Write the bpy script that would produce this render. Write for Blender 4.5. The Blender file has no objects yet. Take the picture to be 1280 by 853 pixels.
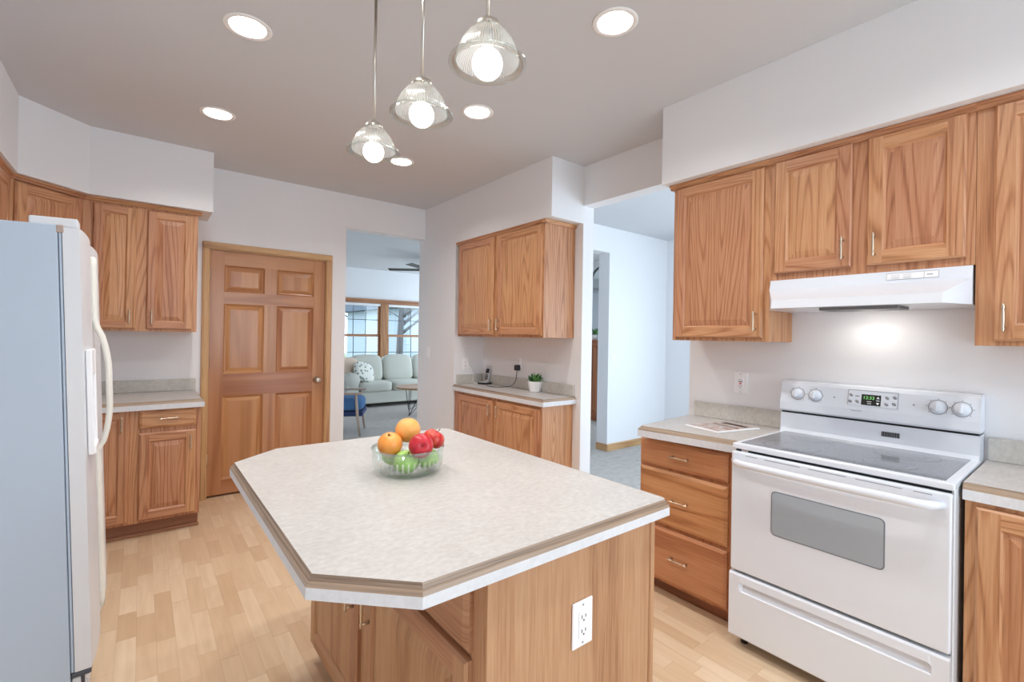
import bpy, bmesh, math, random
from mathutils import Vector, Matrix
random.seed(7)
R = math.radians
SC = bpy.context.scene
COL = SC.collection

# ------------------------------------------------------------------ camera
ZC = 1.3897
def make_camera():
    yaw, pitch, roll, f, cx, cy = R(38.2126), R(.1652), R(.9311), 587.98, 640.33, 419.22
    F = Vector((math.sin(yaw)*math.cos(pitch), math.cos(yaw)*math.cos(pitch), math.sin(pitch)))
    R0 = Vector((math.cos(yaw), -math.sin(yaw), 0)); U0 = R0.cross(F)
    RR = R0*math.cos(roll)+U0*math.sin(roll); UU = -R0*math.sin(roll)+U0*math.cos(roll)
    cam = bpy.data.cameras.new('camera'); o = bpy.data.objects.new('camera', cam)
    COL.objects.link(o)
    m = Matrix((RR, UU, -F)).transposed().to_4x4()
    m.translation = (0, 0, ZC)
    o.matrix_world = m
    cam.sensor_fit = 'HORIZONTAL'; cam.sensor_width = 36
    cam.lens = f/1280*36
    cam.shift_x = -(cx-640)/1280
    cam.shift_y = (cy-426.5)/1280
    cam.clip_start = .02; cam.clip_end = 200
    SC.camera = o
make_camera()

# ------------------------------------------------------------------ light
SKY_STRENGTH = 3.4
CAN_W, PENDANT_E, HOOD_W = 7.5, .85, .40
SC.view_settings.view_transform = 'Standard'
SC.view_settings.look = 'None'
SC.view_settings.exposure = 0.42
SC.view_settings.gamma = 1
SC.view_settings.use_curve_mapping = False
SC.cycles.use_denoising = True
SC.cycles.max_bounces = 10
SC.cycles.diffuse_bounces = 6
SC.cycles.transparent_max_bounces = 16
SC.cycles.caustics_reflective = False
SC.cycles.caustics_refractive = False
SC.cycles.sample_clamp_indirect = 6
w = bpy.data.worlds.new('world'); SC.world = w; w.use_nodes = True
bg = w.node_tree.nodes['Background']
bg.inputs[0].default_value = (.72, .87, 1.0, 1); bg.inputs[1].default_value = SKY_STRENGTH
def portal(loc, rot, sx, sy):
    l = bpy.data.lights.new('sky_portal', 'AREA'); l.shape = 'RECTANGLE'; l.size = sx; l.size_y = sy
    l.cycles.is_portal = True
    o = bpy.data.objects.new('sky_portal', l); COL.objects.link(o); o.location = loc; o.rotation_euler = rot
portal((1.585, -2.29, 1.31), (R(90), 0, 0), 2.26, 2.6)          # kitchen end, behind the camera
portal((4.3, -1.99, 1.3), (R(90), 0, 0), 2.55, 2.6)           # dining room patio door
portal((4.05, 9.58, 1.36), (R(-90), 0, 0), 1.9, 1.3)         # living room windows
portal((6.36, 7.7, 1.35), (R(90), 0, R(90)), 3.4, 2.5)  # unseen living room side opening, made and widened to bring in sky light
portal((5.72, .3, 1.35), (R(90), 0, R(90)), 4.8, 1.7)  # unseen dining room side opening, added to brighten that room

# ------------------------------------------------------------------ materials
def srgb(r, g, b):
    f = lambda c: (c/255/12.92 if c/255 <= .04045 else ((c/255+.055)/1.055)**2.4)
    return (f(r), f(g), f(b), 1)
class NT:
    def __init__(s, name):
        s.m = bpy.data.materials.new(name); s.m.use_nodes = True
        s.t = s.m.node_tree; s.n = s.t.nodes; s.b = s.n['Principled BSDF']; s.out = s.n['Material Output']
    def new(s, t, **kw):
        n = s.n.new(t)
        for k, v in kw.items(): setattr(n, k, v)
        return n
    def link(s, a, b): s.t.links.new(a, b)
    def math(s, op, a, b=None, c=None):
        n = s.n.new('ShaderNodeMath'); n.operation = op
        for i, v in enumerate((a, b, c)):
            if v is None: continue
            if isinstance(v, (int, float)): n.inputs[i].default_value = v
            else: s.link(v, n.inputs[i])
        return n.outputs[0]
    def ramp(s, fac, stops):
        n = s.n.new('ShaderNodeValToRGB'); e = n.color_ramp.elements
        while len(e) < len(stops): e.new(.5)
        for el, (p, c) in zip(e, stops): el.position = p; el.color = c
        s.link(fac, n.inputs[0]); return n.outputs[0]
    def mix(s, fac, a, b, mode='MIX'):
        n = s.n.new('ShaderNodeMix'); n.data_type = 'RGBA'; n.blend_type = mode
        for sock, v in ((n.inputs[0], fac), (n.inputs[6], a), (n.inputs[7], b)):
            if isinstance(v, (int, float)): sock.default_value = v
            elif isinstance(v, tuple): sock.default_value = v
            else: s.link(v, sock)
        return n.outputs[2]
    def noise(s, vec, scale, detail=2, rough=.5, out=0):
        n = s.n.new('ShaderNodeTexNoise'); n.inputs['Scale'].default_value = scale
        n.inputs['Detail'].default_value = detail; n.inputs['Roughness'].default_value = rough
        if vec is not None: s.link(vec, n.inputs['Vector'])
        return n.outputs[out]
    def bump(s, h, strength, dist=.01):
        n = s.n.new('ShaderNodeBump'); n.inputs['Strength'].default_value = strength
        n.inputs['Distance'].default_value = dist; s.link(h, n.inputs['Height'])
        s.link(n.outputs[0], s.b.inputs['Normal'])
    def scaled(s, vec, sc):
        n = s.n.new('ShaderNodeMapping'); n.inputs['Scale'].default_value = sc
        s.link(vec, n.inputs[0]); return n.outputs[0]
    def obj(s): return s.new('ShaderNodeTexCoord').outputs['Object']
def plain(name, col, rough=.5, metal=0, bump=0, bscale=200, spec=None, coat=0):
    k = NT(name); k.b.inputs['Base Color'].default_value = col
    k.b.inputs['Roughness'].default_value = rough; k.b.inputs['Metallic'].default_value = metal
    if spec is not None: k.b.inputs['Specular IOR Level'].default_value = spec
    if coat: k.b.inputs['Coat Weight'].default_value = coat; k.b.inputs['Coat Roughness'].default_value = .1
    if bump:
        k.bump(k.noise(k.obj(), bscale, 3), bump, .002)
    return k.m
def wood(name, light, mid, dark, rough=.38, ring=17, spread=.18, fine=.62, stk=34):
    """boards with long pores and cathedral figure; grain runs along v of the 'grain' uv map"""
    k = NT(name)
    uv = k.new('ShaderNodeUVMap', uv_map='grain').outputs[0]
    low = k.noise(k.scaled(uv, (6.5, .46, 1)), 1, 1.2, .4)
    rings = k.math('SINE', k.math('MULTIPLY', low, ring*6.28))
    rings = k.math('MULTIPLY_ADD', rings, .5, .5)
    rings = k.math('POWER', rings, 4)
    pores = k.noise(k.scaled(uv, (170, 4.5, 1)), 1, 3, .6)
    streak = k.noise(k.scaled(uv, (stk, .6, 1)), 1, 2, .5)
    f = k.math('ADD', k.math('MULTIPLY', rings, .38), k.math('MULTIPLY', streak, .36))
    f = k.math('ADD', f, k.math('MULTIPLY', k.math('SUBTRACT', pores, .5), fine*1.6))
    c = k.ramp(f, [(.05, light), (.36, mid), (.75, dark)])
    at = k.new('ShaderNodeAttribute', attribute_name='tint', attribute_type='GEOMETRY').outputs['Fac']
    hsv = k.new('ShaderNodeHueSaturation')
    k.link(c, hsv.inputs['Color'])
    k.link(k.math('MULTIPLY_ADD', at, spread, 1-spread/2), hsv.inputs['Value'])
    k.link(k.math('MULTIPLY_ADD', at, .012, .494), hsv.inputs['Hue'])
    k.link(hsv.outputs[0], k.b.inputs['Base Color'])
    k.b.inputs['Roughness'].default_value = rough
    k.bump(pores, .12, .001)
    return k.m
def emit(name, col, s):
    k = NT(name); k.b.inputs['Base Color'].default_value = col
    k.b.inputs['Emission Color'].default_value = col; k.b.inputs['Emission Strength'].default_value = s
    return k.m
def thin_glass(name, tint=(1, 1, 1, 1), refl=.06, edge=.5, rough=.02, milky=0.0, ribs=0, glossrib=0):
    k = NT(name)
    tr = k.new('ShaderNodeBsdfTransparent'); tr.inputs[0].default_value = tint
    gl = k.new('ShaderNodeBsdfGlossy'); gl.inputs['Roughness'].default_value = rough
    gl.inputs[0].default_value = (.95, .97, .97, 1)
    lw = k.new('ShaderNodeLayerWeight'); lw.inputs[0].default_value = .35
    fac = k.math('MULTIPLY_ADD', lw.outputs['Facing'], edge, refl)
    if glossrib:   # moulded flutes on the lower two thirds of the wall
        sp = k.new('ShaderNodeSeparateXYZ'); k.link(k.obj(), sp.inputs[0])
        sn = k.math('POWER', k.math('MULTIPLY_ADD', k.math('SINE', k.math('MULTIPLY', k.math('ARCTAN2', sp.outputs[1], sp.outputs[0]), glossrib)), .5, .5), 4)
        lowm = k.math('MULTIPLY', k.math('LESS_THAN', sp.outputs[2], .056), k.math('GREATER_THAN', sp.outputs[2], .014))
        fac = k.math('MULTIPLY_ADD', k.math('MULTIPLY', sn, lowm), .30, fac)
    mx = k.new('ShaderNodeMixShader'); k.link(fac, mx.inputs[0])
    k.link(tr.outputs[0], mx.inputs[1]); k.link(gl.outputs[0], mx.inputs[2])
    last = mx.outputs[0]
    if milky:
        tl = k.new('ShaderNodeBsdfTranslucent'); tl.inputs[0].default_value = (.9, .9, .88, 1)
        m2 = k.new('ShaderNodeMixShader'); m2.inputs[0].default_value = milky
        if ribs:   # pressed vertical ribs round the shade
            sp = k.new('ShaderNodeSeparateXYZ'); k.link(k.obj(), sp.inputs[0])
            an = k.math('ARCTAN2', sp.outputs[1], sp.outputs[0])
            k.link(k.math('MULTIPLY_ADD', k.math('SINE', k.math('MULTIPLY', an, ribs)), milky*.8, milky), m2.inputs[0])
        k.link(last, m2.inputs[1]); k.link(tl.outputs[0], m2.inputs[2]); last = m2.outputs[0]
    k.link(last, k.out.inputs['Surface'])
    return k.m

M = {}
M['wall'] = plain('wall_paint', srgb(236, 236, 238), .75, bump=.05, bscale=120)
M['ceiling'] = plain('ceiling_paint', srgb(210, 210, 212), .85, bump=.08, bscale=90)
OAK = (srgb(202, 152, 114), srgb(187, 131, 92), srgb(150, 97, 64))
M['oak'] = wood('golden_oak', *OAK)
M['oak_island'] = wood('island_oak', srgb(190, 147, 112), srgb(178, 131, 96), srgb(150, 103, 70), .45, ring=2, spread=.1, fine=.85, stk=75)
M['oak_slab'] = wood('drawer_oak', srgb(202, 146, 104), srgb(188, 128, 86), srgb(158, 98, 62), ring=5, spread=.14)
M['fir'] = wood('door_fir', srgb(190, 139, 97), srgb(177, 122, 80), srgb(152, 99, 62), .25, ring=2.5, spread=.22, fine=.2)
M['casing'] = wood('oak_casing', srgb(206, 164, 118), srgb(190, 146, 102), srgb(160, 116, 78), .4, ring=3, spread=.06)
M['edge_wood'] = wood('counter_edge_oak', srgb(172, 150, 128), srgb(154, 132, 110), srgb(122, 102, 84), .35, ring=4, spread=.1)
M['kick'] = wood('toe_kick_oak', srgb(164, 116, 86), srgb(146, 100, 72), srgb(118, 78, 56), .5, ring=3)
def laminate(name, a, b):
    k = NT(name); o = k.obj()
    n1 = k.noise(k.scaled(o, (1, 1.6, 1)), 46, 6, .65)
    n2 = k.noise(o, 9, 3, .6)
    f = k.math('ADD', k.math('MULTIPLY', n1, .75), k.math('MULTIPLY', n2, .25))
    k.link(k.ramp(f, [(.36, a), (.64, b)]), k.b.inputs['Base Color'])
    k.b.inputs['Roughness'].default_value = .38
    return k.m
M['laminate'] = laminate('mottled_laminate', srgb(181, 177, 173), srgb(201, 198, 195))
M['splash'] = laminate('backsplash_laminate', srgb(188, 184, 177), srgb(208, 205, 198))
M['band'] = laminate('edge_band_laminate', srgb(212, 214, 218), srgb(224, 226, 230))
def floor_mat():
    k = NT('maple_strip_laminate'); o = k.obj()
    s = k.new('ShaderNodeSeparateXYZ'); k.link(o, s.inputs[0])
    W, L = .070, .34
    rx = k.math('DIVIDE', s.outputs[0], W); row = k.math('FLOOR', rx)
    wn = k.new('ShaderNodeTexWhiteNoise', noise_dimensions='1D'); k.link(row, wn.inputs['W'])
    cy = k.math('ADD', k.math('DIVIDE', s.outputs[1], L), k.math('MULTIPLY', wn.outputs[0], 7.3))
    # uneven block lengths
    warp = k.math('MULTIPLY', k.math('SINE', k.math('MULTIPLY_ADD', cy, 2.1, k.math('MULTIPLY', row, 1.7))), .22)
    cy = k.math('ADD', cy, warp)
    colm = k.math('FLOOR', cy)
    cmb = k.new('ShaderNodeCombineXYZ'); k.link(row, cmb.inputs[0]); k.link(colm, cmb.inputs[1])
    w2 = k.new('ShaderNodeTexWhiteNoise', noise_dimensions='2D'); k.link(cmb.outputs[0], w2.inputs['Vector'])
    rnd = w2.outputs[0]
    base = k.ramp(rnd, [(0, srgb(205, 174, 141)), (.3, srgb(214, 185, 152)), (.7, srgb(220, 194, 162)), (1, srgb(229, 207, 178))])
    # grain inside each block
    c2 = k.new('ShaderNodeCombineXYZ')
    k.link(k.math('MULTIPLY_ADD', s.outputs[0], 1, k.math('MULTIPLY', rnd, 9)), c2.inputs[0])
    k.link(k.math('MULTIPLY_ADD', s.outputs[1], 1, k.math('MULTIPLY', rnd, 5)), c2.inputs[1])
    g = k.noise(k.scaled(c2.outputs[0], (34, 2.2, 1)), 1, 4, .6)
    rings = k.math('SINE', k.math('MULTIPLY', k.noise(k.scaled(c2.outputs[0], (9, 1.4, 1)), 1, 1), 44))
    gm = k.math('ADD', g, k.math('MULTIPLY', rings, .05))
    base = k.mix(k.math('MULTIPLY', k.math('SUBTRACT', gm, .33), .75), base, srgb(184, 146, 112))
    fx = k.math('FRACT', rx); fy = k.math('FRACT', cy)
    ex = k.math('LESS_THAN', k.math('MINIMUM', fx, k.math('SUBTRACT', 1, fx)), .010)
    ey = k.math('LESS_THAN', k.math('MINIMUM', fy, k.math('SUBTRACT', 1, fy)), .004)
    base = k.mix(k.math('MULTIPLY', k.math('MAXIMUM', ex, ey), .35), base, srgb(150, 108, 72))
    k.link(base, k.b.inputs['Base Color']); k.b.inputs['Roughness'].default_value = .32
    k.b.inputs['Specular IOR Level'].default_value = .45
    return k.m
M['floor'] = floor_mat()
def carpet_mat():
    k = NT('grey_carpet'); o = k.obj()
    n = k.noise(o, 14, 5, .7); f = k.noise(o, 260, 2)
    k.link(k.ramp(n, [(.3, srgb(178, 172, 166)), (.7, srgb(200, 195, 190))]), k.b.inputs['Base Color'])
    k.b.inputs['Roughness'].default_value = 1; k.bump(f, .5, .006); return k.m
M['carpet'] = carpet_mat()
M['enamel'] = plain('white_enamel', srgb(226, 231, 239), .22)
M['enamel_side'] = plain('range_side_enamel', srgb(226, 228, 231), .3)
M['fridge'] = plain('pebbled_fridge_steel', srgb(180, 194, 210), .42, bump=.12, bscale=420)  # white steel; bluish daylight and dim shade are put into the colour
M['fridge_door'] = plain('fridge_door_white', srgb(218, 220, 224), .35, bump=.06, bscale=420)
M['almond'] = plain('off_white_plastic', srgb(231, 228, 218), .35)
M['gasket'] = plain('grey_gasket', srgb(158, 168, 182), .6)
M['hinge_brown'] = plain('tan_hinge', srgb(170, 150, 138), .5)
M['dark_metal'] = plain('dark_hinge_steel', srgb(88, 92, 100), .5, .6)
M['white_plastic'] = plain('white_plastic', srgb(243, 243, 245), .35)
M['slot'] = plain('dark_slot', srgb(70, 70, 74), .6)
M['black'] = plain('black_plastic', srgb(34, 34, 38), .4)
M['grey_mark'] = plain('grey_print', srgb(150, 152, 158), .5)
M['black_gap'] = plain('shadow_black', srgb(20, 20, 24), .7)
M['nickel'] = plain('brushed_nickel', srgb(206, 200, 190), .28, 1)
M['pull'] = plain('antique_pull', srgb(218, 204, 182), .3, 1)
M['chrome'] = plain('satin_chrome', srgb(222, 220, 218), .2, 1)
def cooktop_mat():
    k = NT('speckled_black_glass'); o = k.obj()
    n = k.noise(o, 520, 1, .5)
    k.link(k.ramp(n, [(.48, srgb(104, 108, 116)), (.64, srgb(176, 180, 188))]), k.b.inputs['Base Color'])
    k.b.inputs['Roughness'].default_value = .08; k.b.inputs['Specular IOR Level'].default_value = .8
    return k.m
M['cooktop'] = cooktop_mat()
M['burner'] = plain('burner_ring_print', srgb(120, 126, 134), .12)
M['oven_glass'] = plain('oven_window_glass', srgb(168, 178, 187), .12, spec=.7)
M['oven_frame'] = plain('oven_window_border', srgb(120, 126, 134), .3)
M['hood_filter'] = plain('hood_filter_mesh', srgb(120, 120, 122), .5, .7)
M['display'] = plain('clock_display', srgb(40, 40, 38), .15)
M['digits'] = emit('clock_digits', srgb(120, 200, 110), .6)
M['baffle'] = plain('white_can_baffle', srgb(245, 243, 240), .6)
M['can_lens'] = emit('can_light_lens', (1, .96, .9, 1), 6)
M['bulb'] = emit('globe_bulb', (1, .96, .92, 1), PENDANT_E)
M['shade'] = thin_glass('ribbed_shade_glass', (.93, .94, .93, 1), .05, .35, .12, milky=.30, ribs=72)
M['shade_rim'] = thin_glass('shade_rim_glass', (.86, .88, .86, 1), .05, .45, .12)
M['bowl'] = thin_glass('pressed_bowl_glass', (.965, .985, .975, 1), .02, .28, glossrib=40)
M['bowl_rim'] = thin_glass('bowl_rim_glass', (.80, .86, .84, 1), .10, .5)
M['pane'] = thin_glass('window_pane', (.96, .98, 1, 1), .03, .3)
def fruit(name, a, b, scale, bump=.0):
    k = NT(name); o = k.obj()
    n = k.noise(k.scaled(o, (1, 1, .25)), scale, 4, .6)
    k.link(k.ramp(n, [(.35, a), (.65, b)]), k.b.inputs['Base Color'])
    k.b.inputs['Roughness'].default_value = .32
    if bump: k.bump(k.noise(o, 320, 2), bump, .002)
    return k.m
M['orange'] = fruit('orange_peel', srgb(240, 150, 62), srgb(244, 164, 82), 20, .25)
M['orange_pale'] = fruit('pale_orange_peel', srgb(236, 168, 84), srgb(242, 182, 104), 20, .25)
M['red'] = fruit('red_apple_skin', srgb(178, 22, 42), srgb(206, 48, 58), 46)
M['red_streak'] = fruit('striped_apple_skin', srgb(186, 26, 36), srgb(214, 84, 60), 60)
M['green'] = fruit('green_apple_skin', srgb(146, 196, 84), srgb(172, 214, 116), 40)
M['stem'] = plain('fruit_stem', srgb(84, 60, 38), .8)
M['leaf'] = plain('succulent_leaf', srgb(92, 142, 74), .5)
M['leaf_dark'] = plain('dark_leaf', srgb(52, 92, 52), .5)
M['pot'] = plain('white_ceramic', srgb(238, 237, 236), .3)
M['soil'] = plain('potting_soil', srgb(70, 56, 46), .95)
M['silver'] = plain('silver_plastic', srgb(196, 198, 202), .3, .4)
M['sofa'] = plain('pale_sofa_fabric', srgb(206, 206, 196), .9, bump=.2, bscale=300)
M['beige'] = plain('beige_fabric', srgb(214, 192, 172), .95, bump=.2, bscale=300)
M['blue'] = plain('blue_upholstery', srgb(70, 112, 158), .9, bump=.2, bscale=300)
M['navy'] = plain('navy_upholstery', srgb(42, 58, 100), .9)
M['ash'] = wood('ash_chair_wood', srgb(196, 176, 158), srgb(180, 158, 140), srgb(152, 130, 112), .5, ring=3)
M['walnut'] = wood('coffee_table_wood', srgb(180, 136, 100), srgb(160, 114, 80), srgb(124, 84, 58), .5, ring=4)
M['cabinet_wood'] = wood('cherry_chest_wood', srgb(184, 112, 76), srgb(164, 94, 60), srgb(124, 66, 42), .45, ring=4)
M['win_wood'] = wood('window_oak', srgb(186, 132, 90), srgb(168, 114, 76), srgb(132, 84, 54), .4, ring=3)
M['wire'] = plain('black_wire', srgb(26, 26, 30), .5, .5)
M['mirror'] = plain('mirror_glass', srgb(200, 206, 208), .05, 1)
M['mirror_frame'] = plain('grey_metal_frame', srgb(104, 112, 110), .5, .5)
def pattern_mat():
    k = NT('patterned_pillow_fabric'); o = k.obj()
    v = k.new('ShaderNodeTexVoronoi'); v.inputs['Scale'].default_value = 16; k.link(o, v.inputs['Vector'])
    k.link(k.ramp(v.outputs['Distance'], [(.25, srgb(120, 140, 132)), (.42, srgb(232, 230, 222))]), k.b.inputs['Base Color'])
    k.b.inputs['Roughness'].default_value = .95; return k.m
M['pattern'] = pattern_mat()
def cover_mat():
    k = NT('magazine_photo'); o = k.obj()
    s = k.new('ShaderNodeSeparateXYZ'); k.link(o, s.inputs[0])
    n = k.noise(k.scaled(o, (14, 30, 1)), 1, 4, .7)
    c = k.ramp(n, [(.3, srgb(120, 90, 84)), (.45, srgb(190, 160, 150)), (.55, srgb(206, 202, 204)), (.7, srgb(150, 160, 150))])
    k.link(c, k.b.inputs['Base Color']); k.b.inputs['Roughness'].default_value = .2; return k.m
M['cover'] = cover_mat()
M['paper'] = plain('white_paper', srgb(244, 244, 246), .4)
M['siding'] = plain('white_siding', srgb(160, 170, 178), .8)
M['roofing'] = plain('grey_shingle', srgb(84, 92, 104), .9)
M['bark'] = plain('grey_bark', srgb(92, 90, 90), .95, bump=.4, bscale=30)
M['lawn'] = plain('dry_lawn', srgb(118, 124, 96), 1, bump=.3, bscale=12)
M['bush'] = plain('bare_bush', srgb(70, 92, 86), 1)
M['blueglass'] = plain('house_window_glass', srgb(70, 88, 108), .1)

# ------------------------------------------------------------------ mesh builder
Z = Vector((0, 0, 1)); X = Vector((1, 0, 0)); Y = Vector((0, 1, 0))
AX = {'x': X, 'y': Y, 'z': Z}
class MB:
    def __init__(s):
        s.bm = bmesh.new(); s.uv = s.bm.loops.layers.uv.new('grain'); s.tl = s.bm.faces.layers.float.new('tint')
    def _setuv(s, f, g, off, tint):
        f[s.tl] = tint
        f.normal_update(); n = f.normal
        if abs(n.dot(g)) > .85:
            g = X if abs(n.x) < .5 else Y
        p = n.cross(g)
        if p.length < 1e-6: p = X
        p.normalize()
        for l in f.loops:
            l[s.uv].uv = (l.vert.co.dot(p)+off[0], l.vert.co.dot(g)+off[1])
    def add(s, t, grain=Z, mat=0, smooth=False, off=None, tint=None):
        """copy a temporary bmesh in as one piece"""
        off = off or (random.random()*20, random.random()*20)
        tint = random.random() if tint is None else tint
        if isinstance(grain, str): grain = AX[grain]
        mp = {v: s.bm.verts.new(v.co) for v in t.verts}
        for f in t.faces:
            try: nf = s.bm.faces.new([mp[v] for v in f.verts])
            except ValueError: continue
            nf.material_index = mat; nf.smooth = smooth
            s._setuv(nf, grain, off, tint)
        t.free(); return s
    def box(s, x0, x1, y0, y1, z0, z1, grain='z', bevel=0, seg=1, mat=0, m=None, smooth=False, tint=None):
        t = bmesh.new()
        bmesh.ops.create_cube(t, size=1)
        for v in t.verts:
            v.co = Vector(((x0+x1)/2+v.co.x*(x1-x0), (y0+y1)/2+v.co.y*(y1-y0), (z0+z1)/2+v.co.z*(z1-z0)))
        if bevel: bmesh.ops.bevel(t, geom=t.edges[:], offset=bevel, segments=seg, affect='EDGES', profile=.5)
        if m is not None: t.transform(m)
        return s.add(t, grain, mat, smooth, tint=tint)
    def prism(s, poly, z0, z1, grain='z', mat=0):
        t = bmesh.new()
        a = [t.verts.new((p[0], p[1], z0)) for p in poly]; b = [t.verts.new((p[0], p[1], z1)) for p in poly]
        n = len(poly)
        t.faces.new(a[::-1]); t.faces.new(b)
        for i in range(n): t.faces.new((a[i], a[(i+1) % n], b[(i+1) % n], b[i]))
        bmesh.ops.recalc_face_normals(t, faces=t.faces[:])
        return s.add(t, grain, mat)
    def extrude(s, prof, axis, a0, a1, grain=None, mat=0, smooth=False):
        """profile of (p, z) pairs swept along x or y; p is the other horizontal axis"""
        t = bmesh.new()
        mk = (lambda a, p, z: (p, a, z)) if axis == 'y' else (lambda a, p, z: (a, p, z))
        A = [t.verts.new(mk(a0, *q)) for q in prof]; B = [t.verts.new(mk(a1, *q)) for q in prof]
        n = len(prof)
        t.faces.new(A); t.faces.new(B[::-1])
        for i in range(n): t.faces.new((A[i], B[i], B[(i+1) % n], A[(i+1) % n]))
        bmesh.ops.recalc_face_normals(t, faces=t.faces[:])
        return s.add(t, grain or axis, mat, smooth)
    def lathe(s, prof, c=(0, 0, 0), seg=32, axis=Z, mat=0, smooth=True, close=True, rib=0, nrib=0, sx=1, sy=1):
        """profile of (r, h) pairs turned about an axis through c"""
        t = bmesh.new(); c = Vector(c)
        ax = Vector(axis).normalized(); u = ax.orthogonal().normalized(); v = ax.cross(u)
        if abs(ax.z) > .99: u, v = X*1, Y*1
        rings = []
        for (r, h) in prof:
            if r < 1e-6: rings.append([t.verts.new(c+ax*h)])
            else:
                ring = []
                for i in range(seg):
                    a = 2*math.pi*i/seg
                    rr = r*(1+rib*math.cos(nrib*a)) if nrib else r
                    ring.append(t.verts.new(c+u*(rr*sx*math.cos(a))+v*(rr*sy*math.sin(a))+ax*h))
                rings.append(ring)
        for A, B in zip(rings, rings[1:]):
            for i in range(seg):
                j = (i+1) % seg
                if len(A) == 1 and len(B) == 1: continue
                if len(A) == 1: t.faces.new((A[0], B[i], B[j]))
                elif len(B) == 1: t.faces.new((A[i], A[j], B[0]))
                else: t.faces.new((A[i], A[j], B[j], B[i]))
        if close:
            if len(rings[0]) > 1: t.faces.new(rings[0][::-1])
            if len(rings[-1]) > 1: t.faces.new(rings[-1])
        bmesh.ops.recalc_face_normals(t, faces=t.faces[:])
        return s.add(t, Z, mat, smooth)
    def tube(s, path, r, seg=8, mat=0, smooth=True):
        """round tube along points; r is one radius or a list"""
        t = bmesh.new(); P = [Vector(p) for p in path]; n = len(P)
        rs = r if isinstance(r, (list, tuple)) else [r]*n
        rings = []; up = None
        for i, p in enumerate(P):
            d = (P[min(i+1, n-1)]-P[max(i-1, 0)]).normalized()
            if up is None: up = d.orthogonal().normalized()
            u = (up-d*up.dot(d))
            u = u.normalized() if u.length > 1e-5 else d.orthogonal().normalized()
            up = u; v = d.cross(u)
            rings.append([t.verts.new(p+(u*math.cos(2*math.pi*k/seg)+v*math.sin(2*math.pi*k/seg))*rs[i]) for k in range(seg)])
        for A, B in zip(rings, rings[1:]):
            for k in range(seg): t.faces.new((A[k], A[(k+1) % seg], B[(k+1) % seg], B[k]))
        t.faces.new(rings[0][::-1]); t.faces.new(rings[-1])
        bmesh.ops.recalc_face_normals(t, faces=t.faces[:])
        g = (P[-1]-P[0]); g = g.normalized() if g.length > 1e-6 else Z
        return s.add(t, g, mat, smooth)
    def pillow(s, c, size, power=3.2, m=None, mat=0, seg=20, grain=Z, puff=.25):
        """a cushion: rounded box that swells towards its middle"""
        t = bmesh.new()
        bmesh.ops.create_cube(t, size=2)
        bmesh.ops.subdivide_edges(t, edges=t.edges[:], cuts=7 if size[0] > .2 else 1, use_grid_fill=True)
        for v in t.verts:
            p = v.co
            L = (abs(p.x)**power+abs(p.y)**power+abs(p.z)**power)**(1/power)
            q = p/L
            v.co = Vector((q.x*size[0]/2, q.y*size[1]/2, q.z*size[2]/2))
        if m is not None: t.transform(m)
        bmesh.ops.translate(t, verts=t.verts[:], vec=Vector(c))
        return s.add(t, grain, mat, True)
    def build(s, name, mats, parent=None, local=False, merge=True):
        if merge: bmesh.ops.remove_doubles(s.bm, verts=s.bm.verts[:], dist=1e-6)
        me = bpy.data.meshes.new(name)
        if parent is not None and not local:
            off = Vector((0, 0, 0)); q = parent
            while q is not None: off += q.location; q = q.parent
            bmesh.ops.translate(s.bm, verts=s.bm.verts[:], vec=-off)
        s.bm.to_mesh(me); s.bm.free()
        for m in (mats if isinstance(mats, (list, tuple)) else [mats]): me.materials.append(M[m] if isinstance(m, str) else m)
        o = bpy.data.objects.new(name, me); COL.objects.link(o)
        if parent is not None: o.parent = parent
        return o
    def build_at(s, name, mats, loc):
        """top-level mesh whose origin is loc"""
        bmesh.ops.translate(s.bm, verts=s.bm.verts[:], vec=-Vector(loc))
        o = s.build(name, mats); o.location = loc; return o
def tag(o, label, cat, group=None, kind=None):
    if label: o['label'] = label
    if cat: o['category'] = cat
    if group: o['group'] = group
    if kind: o['kind'] = kind
    return o
def thing(name, loc, label, cat, group=None, kind=None):
    o = bpy.data.objects.new(name, None); o.empty_display_size = .1; COL.objects.link(o); o.location = loc
    return tag(o, label, cat, group, kind)
KIDS = {}
def copy_thing(o, loc, label, group=None):
    r = o.copy(); COL.objects.link(r); r.location = loc; r['label'] = label
    if group: r['group'] = group
    def rec(src, dst):
        for ch in [c for c in bpy.data.objects if c.parent == src]:
            d = ch.copy(); COL.objects.link(d); d.parent = dst; rec(ch, d)
    rec(o, r); return r
def text_mesh(name, body, size, mat, parent, loc, rot, depth=.0004):
    cu = bpy.data.curves.new(name, 'FONT'); cu.body = body; cu.size = size; cu.extrude = depth
    cu.align_x = 'CENTER'; cu.align_y = 'CENTER'
    tmp = bpy.data.objects.new(name+'_curve', cu); COL.objects.link(tmp)
    me = bpy.data.meshes.new_from_object(tmp); bpy.data.objects.remove(tmp)
    me.materials.clear(); me.materials.append(M[mat])
    o = bpy.data.objects.new(name, me); COL.objects.link(o)
    off = Vector((0, 0, 0)); q = parent
    while q is not None: off += q.location; q = q.parent
    o.parent = parent; o.location = Vector(loc)-off; o.rotation_euler = rot
    return o

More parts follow.
